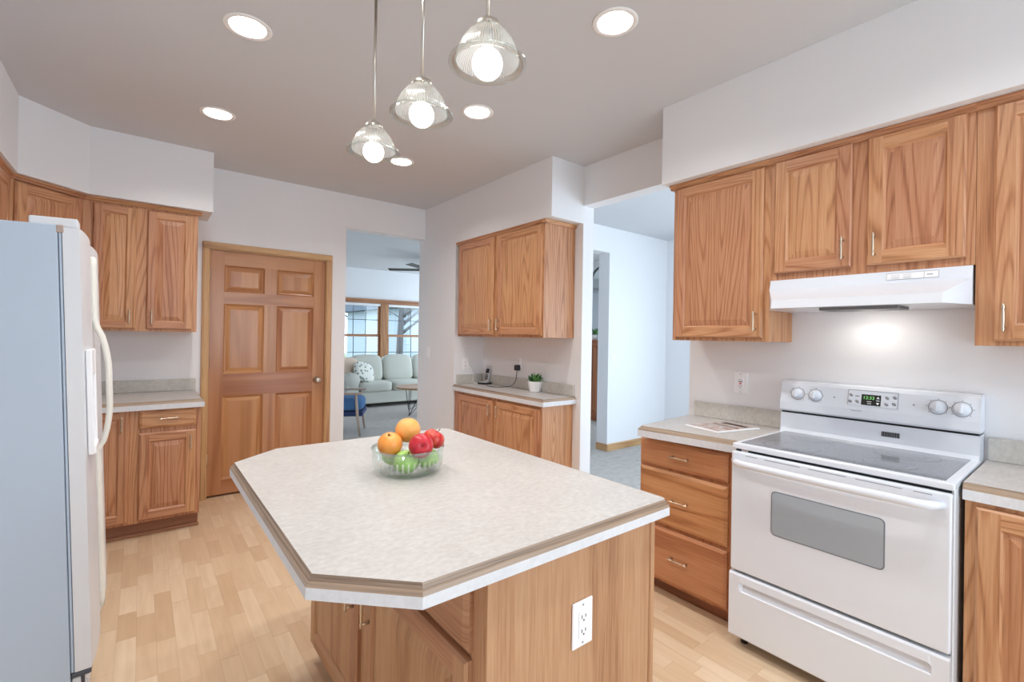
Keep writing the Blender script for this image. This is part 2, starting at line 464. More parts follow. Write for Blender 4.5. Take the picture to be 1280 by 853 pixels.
# ------------------------------------------------------------------ the room
XL, XR, XW, YD, YT, ZT = -.93, 2.75, 2.405, 4.615, 4.735, 2.753
def struct(name, mb, mats, label=None, cat=None):
    return tag(mb.build(name, mats), label, cat, None, 'structure')
b = MB(); b.box(-1.05, 2.87, -2.3, 4.675, -.05, 0); struct('floor', b, 'floor', 'pale maple strip laminate kitchen floor', 'floor')
b = MB(); b.box(-1.05, 6.5, 4.675, 9.72, -.05, 0); struct('floor.001', b, 'carpet', 'grey carpet of the living room beyond the open doorway', 'floor')
b = MB(); b.box(2.87, 6.5, -2.1, 4.675, -.05, 0); struct('floor.002', b, 'carpet', 'grey carpet of the room right of the wall gap', 'floor')
# ceiling with round holes for the recessed cans
CANS = [(x, y) for y in (.264, 1.33, 2.39, 3.456) for x in (.352, 1.583)]
def ceiling():
    t = bmesh.new(); h = .16; r = .079; n = 32
    xs = [-1.05]+[v for x in (.352, 1.583) for v in (x-h, x+h)]+[6.5]
    ys = [-2.35]+[v for y in (.264, 1.33, 2.39, 3.456) for v in (y-h, y+h)]+[9.72]
    for i in range(len(xs)-1):
        for j in range(len(ys)-1):
            x0, x1, y0, y1 = xs[i], xs[i+1], ys[j], ys[j+1]
            if i % 2 == 1 and j % 2 == 1:
                cx, cy = (x0+x1)/2, (y0+y1)/2
                inn = []; outr = []
                for k in range(n):
                    a = 2*math.pi*k/n; c, s_ = math.cos(a), math.sin(a); q = h/max(abs(c), abs(s_))
                    inn.append(t.verts.new((cx+r*c, cy+r*s_, ZT))); outr.append(t.verts.new((cx+q*c, cy+q*s_, ZT)))
                for k in range(n): t.faces.new((inn[k], inn[(k+1) % n], outr[(k+1) % n], outr[k]))
            else:
                t.faces.new([t.verts.new(p) for p in ((x0, y0, ZT), (x0, y1, ZT), (x1, y1, ZT), (x1, y0, ZT))])
    bmesh.ops.remove_doubles(t, verts=t.verts[:], dist=1e-5)
    for f in t.faces:
        f.normal_update()
        if f.normal.z > 0: f.normal_flip()
    b = MB(); b.add(t); return b
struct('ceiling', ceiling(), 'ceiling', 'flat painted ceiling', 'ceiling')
b = MB(); b.box(-1.05, XL, -2.3, YT, 0, ZT); struct('wall_left', b, 'wall', 'painted wall behind the refrigerator', 'wall')
b = MB()   # wall with the six panel door and the open doorway
b.box(XL, .43, YD, YT, 0, ZT).box(.43, 1.372, YD, YT, 2.083, ZT).box(1.372, 1.555, YD, YT, 0, ZT).box(1.555, XW, YD, YT, 2.43, ZT)
struct('wall_back', b, 'wall', 'painted wall around the six panel door', 'wall')
b = MB()   # thick wall block with the cabinet niche cut out of its end
b.box(XW, 2.87, 2.60, YT, 2.30, ZT).box(XR, 2.87, 2.60, 3.97, 0, 2.30).box(XW, 2.87, 3.97, YT, 0, 2.30)
struct('wall_niche', b, 'wall', 'thick wall block with a cabinet niche cut into it', 'wall')
b = MB(); b.box(XR, 2.87, 1.657, 2.60, 2.44, ZT); struct('wall_header', b, 'wall', 'header over the gap beside the niche', 'wall')
b = MB(); b.box(XR, 2.87, -2.3, 1.657, 0, ZT); struct('wall_right', b, 'wall', 'painted wall behind the range', 'wall')
b = MB(); b.box(2.401, XR, -2.3, 1.643, 2.30, ZT); struct('wall_right_soffit', b, 'wall', 'boxed soffit over the range cabinets', 'soffit')
b = MB(); b.prism([(XL, 2.0), (-.585, 2.0), (-.585, 3.95), (-.29, 4.23), (.412, 4.23), (.412, YD), (XL, YD)], 2.30, ZT)
struct('wall_left_soffit', b, 'wall', 'angled soffit over the corner cabinets', 'soffit')
# kitchen end behind the camera: glazed patio opening, only its frame is built
b = MB(); b.box(-1.05, 2.87, -2.42, -2.3, 2.62, ZT+.05).box(-1.05, .45, -2.42, -2.3, 0, 2.62).box(2.72, 2.87, -2.42, -2.3, 0, 2.62)
struct('wall_front', b, 'wall')
b = MB(); b.box(-1.05, 1.40, 5.5, 5.6, 0, ZT).box(-1.05, -.93, YT, 5.5, 0, ZT); struct('wall_light_stop', b, 'wall')  # unseen walls added to keep sky light out of the gap under the door
# dining room right of the gap
b = MB(); b.box(4.505, 5.83, 3.81, 3.98, 0, ZT).box(2.87, 3.55, 3.81, 3.98, 0, ZT).box(3.55, 4.505, 3.81, 3.98, 2.44, ZT)
struct('wall_dining', b, 'wall', 'pale wall seen through the gap beside the niche', 'wall')
b = MB(); b.box(5.71, 5.83, 2.7, 3.81, 0, ZT).box(5.71, 5.83, -2.1, 2.7, 2.2, ZT).box(5.71, 5.83, -2.1, 2.7, 0, .5); struct('wall_dining_right', b, 'wall', 'shaded far wall beside the range wall end', 'wall')
b = MB(); b.box(2.87, 3.05, -2.1, -2.0, 0, ZT).box(5.6, 5.71, -2.1, -2.0, 0, ZT).box(3.05, 5.6, -2.1, -2.0, 2.6, ZT); struct('wall_dining_front', b, 'wall')
b = MB()
pr = [(3.81, 0), (3.796, 0), (3.796, .075), (3.802, .085), (3.81, .085)]
b.extrude(pr, 'x', 4.495, 5.71); b.box(4.491, 4.505, 3.796, 3.98, 0, .085, grain='y', bevel=.003)
struct('baseboard_dining', b, 'casing', 'oak baseboard wrapping the pale wall corner', 'baseboard')
# living room
b = MB(); b.box(1.40, 1.52, YT, 9.72, 0, ZT); struct('wall_living_left', b, 'wall')
b = MB(); b.box(1.52, 3.10, 9.6, 9.72, 0, ZT).box(3.10, 5.04, 9.6, 9.72, 0, .70).box(3.10, 5.04, 9.6, 9.72, 2.05, ZT).box(5.04, 6.5, 9.6, 9.72, 0, ZT)
struct('wall_living_back', b, 'wall', 'living room wall around the window', 'wall')
b = MB(); b.box(6.35, 6.5, 3.98, 6.0, 0, ZT).box(6.35, 6.5, 6.0, 9.4, 0, .1).box(6.35, 6.5, 6.0, 9.4, 2.6, ZT).box(6.35, 6.5, 9.4, 9.6, 0, ZT)
struct('wall_living_right', b, 'wall')
# six panel door
def panel_door_six():
    r = thing('door_1', (.90, YD, 0), 'closed six panel stained wood door with brushed knob', 'door', None, 'structure')
    x0, x1, z0, z1 = .440, 1.362, .018, 2.073; yf = 4.630; yb = 4.668
    b = MB(); sw = .1; mx0, mx1 = .848, .948
    rows = [(.14, .846), (1.033, 1.628), (1.729, 1.955)]
    def q(xa, xb, za, zb, g, tint, off):
        t = bmesh.new(); t.faces.new([t.verts.new(p) for p in ((xa, yf, za), (xb, yf, za), (xb, yf, zb), (xa, yf, zb))]); b.add(t, g, off=off, tint=tint)
    rn = lambda: (random.random()*20, random.random()*20)
    q(x0, x0+sw, z0, z1, Z, .35, rn()); q(x1-sw, x1, z0, z1, Z, .6, rn())
    zr = [z0, rows[0][0], rows[0][1], rows[1][0], rows[1][1], rows[2][0], rows[2][1], z1]
    for k in range(0, 8, 2): q(x0+sw, x1-sw, zr[k], zr[k+1], X, random.random(), rn())
    for (za, zb) in rows: q(mx0, mx1, za, zb, Z, random.random(), rn())
    b.box(x0, x1, yf+.0002, yb, z0, z1)
    bm2 = b.bm
    for f in list(bm2.faces):   # the slab body keeps only sides and back
        f.normal_update()
        if abs(f.normal.y) > .9 and abs(f.calc_center_median().y-yf-.0002) < 1e-5: bm2.faces.remove(f)
    for (za, zb) in rows:
        for (xa, xb) in ((x0+sw, mx0), (mx1, x1-sw)):
            rings = [(0, 0), (.010, .010), (.020, .013), (.048, .004)]
            off = rn(); tn = random.random()
            for (i0, d0), (i1, d1) in zip(rings, rings[1:]):
                A = [(xa+i0, yf+d0, za+i0), (xb-i0, yf+d0, za+i0), (xb-i0, yf+d0, zb-i0), (xa+i0, yf+d0, zb-i0)]
                B = [(xa+i1, yf+d1, za+i1), (xb-i1, yf+d1, za+i1), (xb-i1, yf+d1, zb-i1), (xa+i1, yf+d1, zb-i1)]
                for k in range(4):
                    t = bmesh.new(); t.faces.new([t.verts.new(p) for p in (A[k], A[(k+1) % 4], B[(k+1) % 4], B[k])])
                    b.add(t, X if k % 2 == 0 else Z, off=off, tint=tn)
            i1, d1 = rings[-1]; xm = xa+(xb-xa)*.42
            for (xc, xd) in ((xa+i1, xm), (xm, xb-i1)):
                t = bmesh.new(); t.faces.new([t.verts.new(p) for p in ((xc, yf+d1, za+i1), (xd, yf+d1, za+i1), (xd, yf+d1, zb-i1), (xc, yf+d1, zb-i1))])
                b.add(t, Z)
    b.build('door_slab', 'fir', r)
    b = MB()   # casing with mitred look and jambs
    for (xa, xb) in ((.381, .432), (1.370, 1.423)):
        b.box(xa, xb, YD-.018, YD, 0, 2.083, bevel=.005)
        b.box(xa+.012, xb-.012, YD-.022, YD-.017, 0, 2.083, bevel=.002)
    b.box(.381, 1.423, YD-.018, YD, 2.083, 2.135, grain='x', bevel=.005)
    b.build('door_casing', 'casing', r)
    b = MB(); b.box(.43, .438, YD, YT, 0, 2.083).box(1.364, 1.372, YD, YT, 0, 2.083).box(.438, 1.364, YD, YT, 2.075, 2.083, grain='x')
    b.build('door_jamb', 'casing', r)
    b = MB(); kx, kz = 1.300, .952
    b.lathe([(0, 0), (.032, 0), (.032, .006), (.014, .010), (.012, .03), (.022, .038), (.028, .05), (.026, .062), (.014, .070), (0, .071)], (kx, yf, kz), 24, -Y)
    b.build('door_knob', 'nickel', r)
    for hz in (.32, 1.13, 1.86):
        b = MB(); b.tube([(.436, yf-.006, hz-.045), (.436, yf-.006, hz+.045)], .007); b.box(.4365, .4395, yf-.004, yf+.010, hz-.044, hz+.044)
        b.tube([(.436, yf-.006, hz+.045), (.436, yf-.006, hz+.052)], [.005, .003])
        b.build('hinge', 'nickel', r)
panel_door_six()
# window in the living room
def living_window():
    r = thing('window_1', (4.07, 9.6, .70), 'mullioned double window with wood trim above the sofa', 'window', None, 'structure')
    b = MB()
    b.box(3.04, 5.10, 9.565, 9.60, 2.04, 2.13, grain='x', bevel=.005)
    b.box(3.04, 3.12, 9.575, 9.60, .62, 2.04, bevel=.004).box(5.02, 5.10, 9.575, 9.60, .62, 2.04, bevel=.004)
    b.box(3.02, 5.12, 9.54, 9.60, .60, .64, grain='x', bevel=.006)
    b.box(3.99, 4.15, 9.575, 9.70, .64, 2.04, bevel=.004)
    b.build('window_casing', 'win_wood', r)
    for (xa, xb) in ((3.12, 3.99), (4.15, 5.02)):
        for (za, zb, y0) in ((1.35, 2.04, 9.66), (.64, 1.38, 9.63)):
            f = MB(); s_ = .04
            f.box(xa, xa+s_, y0, y0+.03, za, zb).box(xb-s_, xb, y0, y0+.03, za, zb)
            f.box(xa+s_, xb-s_, y0, y0+.03, za, za+s_, grain='x').box(xa+s_, xb-s_, y0, y0+.03, zb-s_, zb, grain='x')
            so = f.build('sash', 'win_wood', r)
            m = MB(); w_ = (xb-xa-2*s_)/3
            for i in (1, 2): m.box(xa+s_+i*w_-.006, xa+s_+i*w_+.006, y0+.008, y0+.022, za+s_, zb-s_)
            zm = (za+zb)/2; m.box(xa+s_, xb-s_, y0+.008, y0+.022, zm-.006, zm+.006, grain='x')
            m.build('muntin_grille', 'dark_metal', so)
            p = MB(); p.box(xa+s_, xb-s_, y0+.013, y0+.017, za+s_, zb-s_); p.build('pane', 'pane', so)
        h = MB(); h.box(xa+.01, xb-.01, 9.585, 9.625, 1.985, 2.035, bevel=.006, seg=2); h.build('blind_headrail', 'white_plastic', r)
living_window()

# ------------------------------------------------------------------ cabinet parts
def panel_front(b, O, U, N, w, h, t=.02, sw=.055, slab=False):
    O, U, N = Vector(O), Vector(U), Vector(N)
    P = lambda u, v, n: O+U*u+Z*v+N*n
    rn = lambda: (random.random()*20, random.random()*20)
    def quad(pts, g, off, tint):
        tt = bmesh.new(); f = tt.faces.new([tt.verts.new(p) for p in pts]); f.normal_update()
        b.add(tt, g, off=off, tint=tint)
    def ring(i0, n0, i1, n1, pieces, gr=None):
        A = [(i0, i0), (w-i0, i0), (w-i0, h-i0), (i0, h-i0)]; B = [(i1, i1), (w-i1, i1), (w-i1, h-i1), (i1, h-i1)]
        for k in range(4):
            g = gr if gr is not None else (U if k % 2 == 0 else Z)
            j = (k+1) % 4
            quad([P(*A[k], n0), P(*A[j], n0), P(*B[j], n1), P(*B[k], n1)], g, *pieces[k])
    if slab:
        pc = [(rn(), random.random())]*4
        ring(0, 0, 0, t-.009, pc, U); ring(0, t-.009, .006, t-.005, pc, U); ring(.006, t-.005, .016, t, pc, U)
        quad([P(.016, .016, t), P(w-.016, .016, t), P(w-.016, h-.016, t), P(.016, h-.016, t)], U, *pc[0])
    else:
        pc = [(rn(), random.random()) for _ in range(4)]
        pn = (rn(), random.random())
        ring(0, 0, 0, t-.007, pc); ring(0, t-.007, .007, t, pc)
        a = .007
        quad([P(a, a, t), P(sw, a, t), P(sw, h-a, t), P(a, h-a, t)], Z, *pc[3])
        quad([P(w-sw, a, t), P(w-a, a, t), P(w-a, h-a, t), P(w-sw, h-a, t)], Z, *pc[1])
        quad([P(sw, a, t), P(w-sw, a, t), P(w-sw, sw, t), P(sw, sw, t)], U, *pc[0])
        quad([P(sw, h-sw, t), P(w-sw, h-sw, t), P(w-sw, h-a, t), P(sw, h-a, t)], U, *pc[2])
        ring(sw, t, sw+.006, t-.007, pc); ring(sw+.006, t-.007, sw+.010, t-.009, pc)
        ring(sw+.010, t-.009, sw+.042, t-.001, [pn]*4, Z)
        i = sw+.042
        quad([P(i, i, t-.001), P(w-i, i, t-.001), P(w-i, h-i, t-.001), P(i, h-i, t-.001)], Z, *pn)
    quad([P(0, 0, 0), P(0, h, 0), P(w, h, 0), P(w, 0, 0)], Z, (0, 0), .5)
def pull(parent, c, N, D, L=.096, mat='pull'):
    """slim turned cabinet pull centred at c on a face with normal N, running along D"""
    c, N, D = Vector(c), Vector(N).normalized(), Vector(D).normalized()
    b = MB(); h = L/2
    for s_ in (-1, 1):
        b.tube([c+D*(s_*h*.8), c+D*(s_*h*.8)+N*.024], [.0055, .004], 8)
    pts = [-1.06, -1.0, -.9, -.8, -.7, -.45, 0, .45, .7, .8, .9, 1.0, 1.06]
    rs = [.002, .004, .0035, .0052, .0035, .0042, .0048, .0042, .0035, .0052, .0035, .004, .002]
    b.tube([c+D*(h*p)+N*.026 for p in pts], rs, 8)
    return b.build('handle', mat, parent)
def door(root, O, U, N, w, h, hpos=None, sw=.055, mat='oak', L=.096):
    """O = lower left corner seen from the front; hpos = (u, v) of the pull centre"""
    b = MB(); panel_front(b, O, U, N, w, h, sw=sw)
    d = b.build('door', mat, root)
    if hpos: pull(d, Vector(O)+Vector(U)*hpos[0]+Z*hpos[1]+Vector(N)*.02, N, Z, L)
    return d
def drawer(root, O, U, N, w, h, mat='oak_slab', hz=None):
    b = MB(); panel_front(b, O, U, N, w, h, slab=True)
    d = b.build('drawer', mat, root)
    pull(d, Vector(O)+Vector(U)*(w/2)+Z*(h/2 if hz is None else hz)+Vector(N)*.02, N, U, .105)
    return d
NW, UW = (-1, 0, 0), (0, -1, 0)       # faces on the range wall, the niche and the island side
NS, US = (0, -1, 0), (1, 0, 0)        # faces on the back wall
NE, UE = (1, 0, 0), (0, 1, 0)         # faces on the left wall
def face_frame(b, O, U, N, w, h, stiles, rails, t=.004):
    """thin applied stiles/rails so the face reads as boards"""
    O, U, N = Vector(O), Vector(U), Vector(N)
    for (u0, u1) in stiles: board(b, O, U, N, u0, u1, 0, h, t, Z)
    for (v0, v1, u0, u1) in rails: board(b, O, U, N, u0, u1, v0, v1, t-.0006, U)
def board(b, O, U, N, u0, u1, v0, v1, t, g):
    tt = bmesh.new(); P = lambda u, v, n: O+U*u+Z*v+N*n
    A = [tt.verts.new(P(u, v, -.002)) for u, v in ((u0, v0), (u1, v0), (u1, v1), (u0, v1))]
    B = [tt.verts.new(P(u, v, t)) for u, v in ((u0, v0), (u1, v0), (u1, v1), (u0, v1))]
    tt.faces.new(A[::-1]); tt.faces.new(B)
    for k in range(4): tt.faces.new((A[k], A[(k+1) % 4], B[(k+1) % 4], B[k]))
    bmesh.ops.recalc_face_normals(tt, faces=tt.faces[:])
    b.add(tt, g)

# ---- range wall uppers
ZB, ZU = 1.384, 2.298
UPG = 'oak wall cabinets over the range counter'
def crown(root, segs):
    """small stepped top molding under the soffit, segs = list of extrude calls"""
    b = MB()
    for kind, a0, a1, p in segs:
        if kind == 'y':
            prof = [(p+.02, 2.298), (p-.030, 2.298), (p-.030, 2.290), (p-.020, 2.284), (p-.012, 2.272), (p+.02, 2.272)]
            b.extrude(prof, 'y', a0, a1)
        elif kind == 'yp':
            prof = [(p-.02, 2.298), (p+.030, 2.298), (p+.030, 2.290), (p+.020, 2.284), (p+.012, 2.272), (p-.02, 2.272)]
            b.extrude(prof, 'y', a0, a1)
        else:
            prof = [(p+.02, 2.298), (p-.030, 2.298), (p-.030, 2.290), (p-.020, 2.284), (p-.012, 2.272), (p+.02, 2.272)]
            b.extrude(prof, 'x', a0, a1)
    return b.build('crown_molding', 'oak', root)
xf = 2.478
def upper(label, y0, y1, z0, doors, st):
    r = thing('wall_cabinet', ((xf+XR)/2, (y0+y1)/2, z0), label, 'cabinet')
    b = MB(); b.box(xf, XR-.002, y0+.0002, y1-.0002, z0, ZU, bevel=.0006)
    face_frame(b, (xf, y1-.001, z0), UW, NW, y1-y0-.002, ZU-z0, st, [])
    b.build('body', 'oak', r)
    crown(r, [('y', y0, y1+(.02 if y1 > 1.5 else 0), xf)])
    for (yl, w_, zz, h_, hp) in doors: door(r, (xf-.002, yl, zz), UW, NW, w_, h_, hp)
    return r
upper('tall oak wall cabinet with one door left of the range hood', 1.058, 1.605, ZB,
      [(1.585, .497, 1.402, .868, (.465, .085))], [(0, .03), (.50, .546)])
upper('short oak wall cabinet with two doors above the range hood', .3165, 1.058, 1.69,
      [(1.036, .325, 1.722, .552, (.295, .085)), (.655, .313, 1.722, .552, (.03, .085))], [(0, .03), (.34, .41), (.70, .74)])
upper('tall oak wall cabinet right of the range hood at the picture edge', -.30, .3165, ZB,
      [(.268, .52, 1.402, .870, (.03, .085))], [(0, .055)])
# ---- niche uppers
def niche_upper():
    r = thing('wall_cabinet', (2.57, 3.3, ZB), 'oak wall cabinet with two doors set in the wall niche', 'cabinet')
    b = MB(); b.box(2.42, XR-.002, 2.685, 3.925, ZB, 2.275, bevel=.0015)
    face_frame(b, (2.42, 3.925, ZB), UW, NW, 1.24, .891, [(0, .035), (.60, .665), (1.205, 1.24)], [])
    b.build('body', 'oak', r)
    door(r, (2.418, 3.903, 1.402), UW, NW, .58, .862, (.55, .085)); door(r, (2.418, 3.275, 1.402), UW, NW, .575, .862, (.03, .085))
    c = MB()
    prof = [(2.44, 2.296), (2.396, 2.296), (2.396, 2.289), (2.405, 2.282), (2.412, 2.268), (2.44, 2.268)]
    c.extrude(prof, 'y', 2.665, 3.955)
    prof = [(2.70, 2.296), (2.661, 2.296), (2.661, 2.289), (2.668, 2.282), (2.676, 2.268), (2.70, 2.268)]
    c.extrude(prof, 'x', 2.40, XR-.004)
    c.build('crown_molding', 'oak', r)
niche_upper()
# ---- left uppers
def left_upper():
    r = thing('wall_cabinet', (0, 4.46, ZB), 'oak wall cabinet with two doors left of the wood door', 'cabinet')
    yf = 4.30; x0, x1 = -.325, .325
    b = MB(); b.box(x0, x1, yf, YD-.002, ZB, ZU, bevel=.0015)
    face_frame(b, (x0, yf, ZB), US, NS, x1-x0, ZU-ZB, [(0, .05), (.255, .36), (.615, .65)], [])
    b.build('body', 'oak', r)
    crown(r, [('x', x0, x1+.022, yf)])
    door(r, (-.272, yf-.002, 1.402), US, NS, .232, .855, (.20, .085), sw=.05); door(r, (.022, yf-.002, 1.402), US, NS, .275, .855, (.03, .085), sw=.05)
left_upper()
def corner_upper():
    a, c = Vector((-.631, 3.986, 0)), Vector((-.327, 4.29, 0))
    U = (c-a).normalized(); N = Vector((U.y, -U.x, 0)); L = (c-a).length
    r = thing('wall_cabinet', (-.62, 4.3, ZB), 'angled oak corner wall cabinet above the refrigerator top', 'cabinet')
    b = MB(); b.prism([(XL+.002, YD-.002), (XL+.002, 3.986), (a.x, a.y), (c.x, c.y), (c.x, YD-.002)], ZB, ZU)
    face_frame(b, (a.x, a.y, ZB), U, N, L, ZU-ZB, [(0, .035), (L-.035, L)], [])
    b.build('body', 'oak', r)
    door(r, a+N*.002+U*.03+Z*1.402, U, N, L-.06, .862, (.03, .085))
    b = MB(); m = Matrix((( U.x, N.x, 0, a.x), (U.y, N.y, 0, a.y), (0, 0, 1, 0), (0, 0, 0, 1)))
    b.box(-.01, L+.01, 0, .018, 2.272, 2.286, grain=U, m=m); b.box(-.012, L+.012, 0, .030, 2.286, 2.298, grain=U, m=m)
    b.build('crown_molding', 'oak', r)
corner_upper()
def side_upper():
    r = thing('wall_cabinet', (-.78, 3.6, ZB), 'oak wall cabinet on the left wall at the picture edge', 'cabinet')
    xf2 = -.631
    b = MB(); b.box(XL+.002, xf2, 3.20, 3.984, ZB, ZU, bevel=.0015)
    face_frame(b, (xf2, 3.20, ZB), UE, NE, .784, ZU-ZB, [(0, .03), (.36, .42), (.754, .784)], [])
    b.build('body', 'oak', r); crown(r, [('yp', 3.20, 3.984, xf2)])
    door(r, (xf2+.002, 3.225, 1.402), UE, NE, .34, .862, (.31, .085)); door(r, (xf2+.002, 3.612, 1.402), UE, NE, .34, .862, (.03, .085))
side_upper()
# ---- bases
def base_body(b, x0, x1, y0, y1, kick, z1=.86, kz=.085):
    """carcass over a recessed plinth; kick = which side is set back"""
    b.box(x0, x1, y0, y1, kz, z1, bevel=.0015)
def drawer_base():
    xb = 2.235; y0, y1 = 1.075, 1.640
    r = thing('base_cabinet', (2.49, 1.36, 0), 'oak drawer base with three drawers left of the range', 'cabinet')
    b = MB(); b.box(xb, XR-.002, y0, y1, .075, .858, bevel=.0015); b.build('body', 'oak_slab', r)
    b = MB(); b.box(xb+.06, XR-.002, y0+.002, y1-.002, 0, .076, grain='y'); b.build('toe_kick', 'kick', r)
    for (z0, z1) in ((.700, .838), (.392, .682), (.092, .372)):
        drawer(r, (xb-.001, 1.632, z0), UW, NW, 1.632-1.128, z1-z0)
drawer_base()
def right_base():
    xb = 2.235; y0, y1 = -.30, .303
    r = thing('base_cabinet', (2.49, 0, 0), 'oak base cabinet right of the range at the picture edge', 'cabinet')
    b = MB(); b.box(xb, XR-.002, y0, y1, .085, .858, bevel=.0015); face_frame(b, (xb, y1, .085), UW, NW, .60, .773, [(0, .028)], [])
    b.build('body', 'oak', r)
    b = MB(); b.box(xb+.06, XR-.002, y0, y1-.002, 0, .086, grain='y'); b.build('toe_kick', 'kick', r)
    door(r, (xb-.001, .276, .11), UW, NW, .54, .73, (.51, .64), sw=.06)
right_base()
def niche_base():
    xb = 2.42; y0, y1 = 2.685, 3.962
    r = thing('base_cabinet', (2.58, 3.3, 0), 'shallow oak base cabinet with two doors in the wall niche', 'cabinet')
    b = MB(); b.box(xb, XR-.002, y0, y1, .085, .857, bevel=.0015)
    face_frame(b, (xb, y1, .085), UW, NW, y1-y0, .772, [(0, .07), (.64, .705), (1.24, 1.277)], [])
    b.build('body', 'oak', r)
    b = MB(); b.box(xb+.05, XR-.002, y0+.002, y1-.002, 0, .086, grain='y'); b.build('toe_kick', 'kick', r)
    door(r, (xb-.002, 3.895, .11), UW, NW, .575, .722, (.545, .635)); door(r, (xb-.002, 3.262, .11), UW, NW, .56, .722, (.03, .635))
niche_base()
def left_base():
    yb = 4.01; x0, x1 = XL+.002, .338
    r = thing('base_cabinet', (-.3, 4.3, 0), 'oak base cabinet with drawer between refrigerator and wood door', 'cabinet')
    b = MB(); b.box(x0, x1, yb, YD-.002, .10, .857, bevel=.0015)
    face_frame(b, (x0, yb, .10), US, NS, x1-x0, .757, [(.85, .925), (1.24, x1-x0)], [])
    b.build('body', 'oak', r)
    b = MB(); b.box(x0, x1-.004, yb+.05, YD-.002, 0, .101, grain='x'); b.box(x0, x1+.002, yb+.03, yb+.05, 0, .018, grain='x', bevel=.004)
    b.build('toe_kick', 'kick', r)
    door(r, (-.50, yb-.002, .118), US, NS, .445, .742, (.405, .655)); door(r, (-.006, yb-.002, .118), US, NS, .316, .582, (.285, .50))
    drawer(r, (-.006, yb-.002, .732), US, NS, .316, .126, mat='oak')
left_base()
# ---- counters
def offset_poly(P, d):
    """inset a ccw polygon by d[i] on edge i"""
    n = len(P); out = []
    L = []
    for i in range(n):
        a, c = Vector(P[i]), Vector(P[(i+1) % n]); u = (c-a).normalized(); nn = Vector((-u.y, u.x)); L.append((a+nn*d[i], u))
    for i in range(n):
        (p, u), (q, v) = L[i-1], L[i]
        den = u.x*v.y-u.y*v.x
        if abs(den) < 1e-9: out.append(q.copy()); continue
        t = ((q-p).x*v.y-(q-p).y*v.x)/den; out.append(p+u*t)
    return out
def counter(root, P, edge, zt=.914, zb=.858, zm=.893, inset=.017, band='band', top='laminate'):
    """P ccw outline; edge[i] true where the wood bevel and band show"""
    n = len(P); d = [inset if e else 0 for e in edge]
    I = offset_poly(P, d)
    b = MB(); b.prism([tuple(p) for p in I], zm-.004, zt); b.build('countertop', top, root)
    b = MB(); b.prism([tuple(p) for p in P], zb, zm); b.build('edge_band', band, root)
    b = MB()
    J = [offset_poly(P, [x_*q for x_ in d]) for q in (.22, .42, .50, .80, .86)]
    S = [([tuple(p) for p in P], zm), (J[0], zm+.008), (J[1], zm+.0105), (J[2], zm+.0075), (J[3], zm+.0165), (J[4], zm+.0145), (I, zt+.0004)]
    for i in range(n):
        if not edge[i]: continue
        j = (i+1) % n; u = (Vector(P[j])-Vector(P[i])).normalized(); off = (random.random()*20, random.random()*20); tn = random.random()
        for (A, za), (B, zc_) in zip(S, S[1:]):
            t = bmesh.new(); t.faces.new([t.verts.new((q[0], q[1], zz)) for q, zz in ((A[i], za), (A[j], za), (B[j], zc_), (B[i], zc_))])
            b.add(t, Vector((u.x, u.y, 0)), off=off, tint=tn)
    b.build('wood_edge', 'edge_wood', root)
def splash(root, x0, x1, y0, y1, z1=1.008):
    b = MB(); b.box(x0, x1, y0, y1, .914, z1, bevel=.003); b.build('backsplash', 'splash', root)
r = thing('countertop', (2.48, 1.36, .858), 'speckled beige counter with magazine left of the range', 'countertop')
counter(r, [(2.200, 1.070), (XR-.002, 1.070), (XR-.002, 1.655), (2.165, 1.604), (2.133, 1.590)], [False, False, True, True, True])
splash(r, XR-.022, XR-.002, 1.072, 1.612)
r = thing('countertop', (2.48, 0, .858), 'speckled beige counter right of the range at the picture edge', 'countertop')
counter(r, [(2.215, -.30), (XR-.002, -.30), (XR-.002, .308), (2.215, .308)], [False, False, False, True])
splash(r, XR-.022, XR-.002, -.30, .306)
r = thing('countertop', (2.57, 3.3, .858), 'shallow speckled counter in the wall niche under the phone', 'countertop')
counter(r, [(2.388, 2.645), (XR-.002, 2.645), (XR-.002, 3.966), (2.388, 3.966)], [True, False, False, True], zt=.914)
splash(r, XR-.022, XR-.002, 2.665, 3.946)
b = MB(); b.box(2.43, XR-.002, 3.948, 3.966, .914, 1.008, bevel=.003); b.build('side_splash', 'splash', r)
r = thing('countertop', (-.3, 4.29, .858), 'speckled beige counter between refrigerator and wood door', 'countertop')
counter(r, [(XL+.002, 3.965), (.357, 3.965), (.357, YD-.002), (XL+.002, YD-.002)], [True, True, False, False])
splash(r, XL+.022, .350, YD-.022, YD-.002)

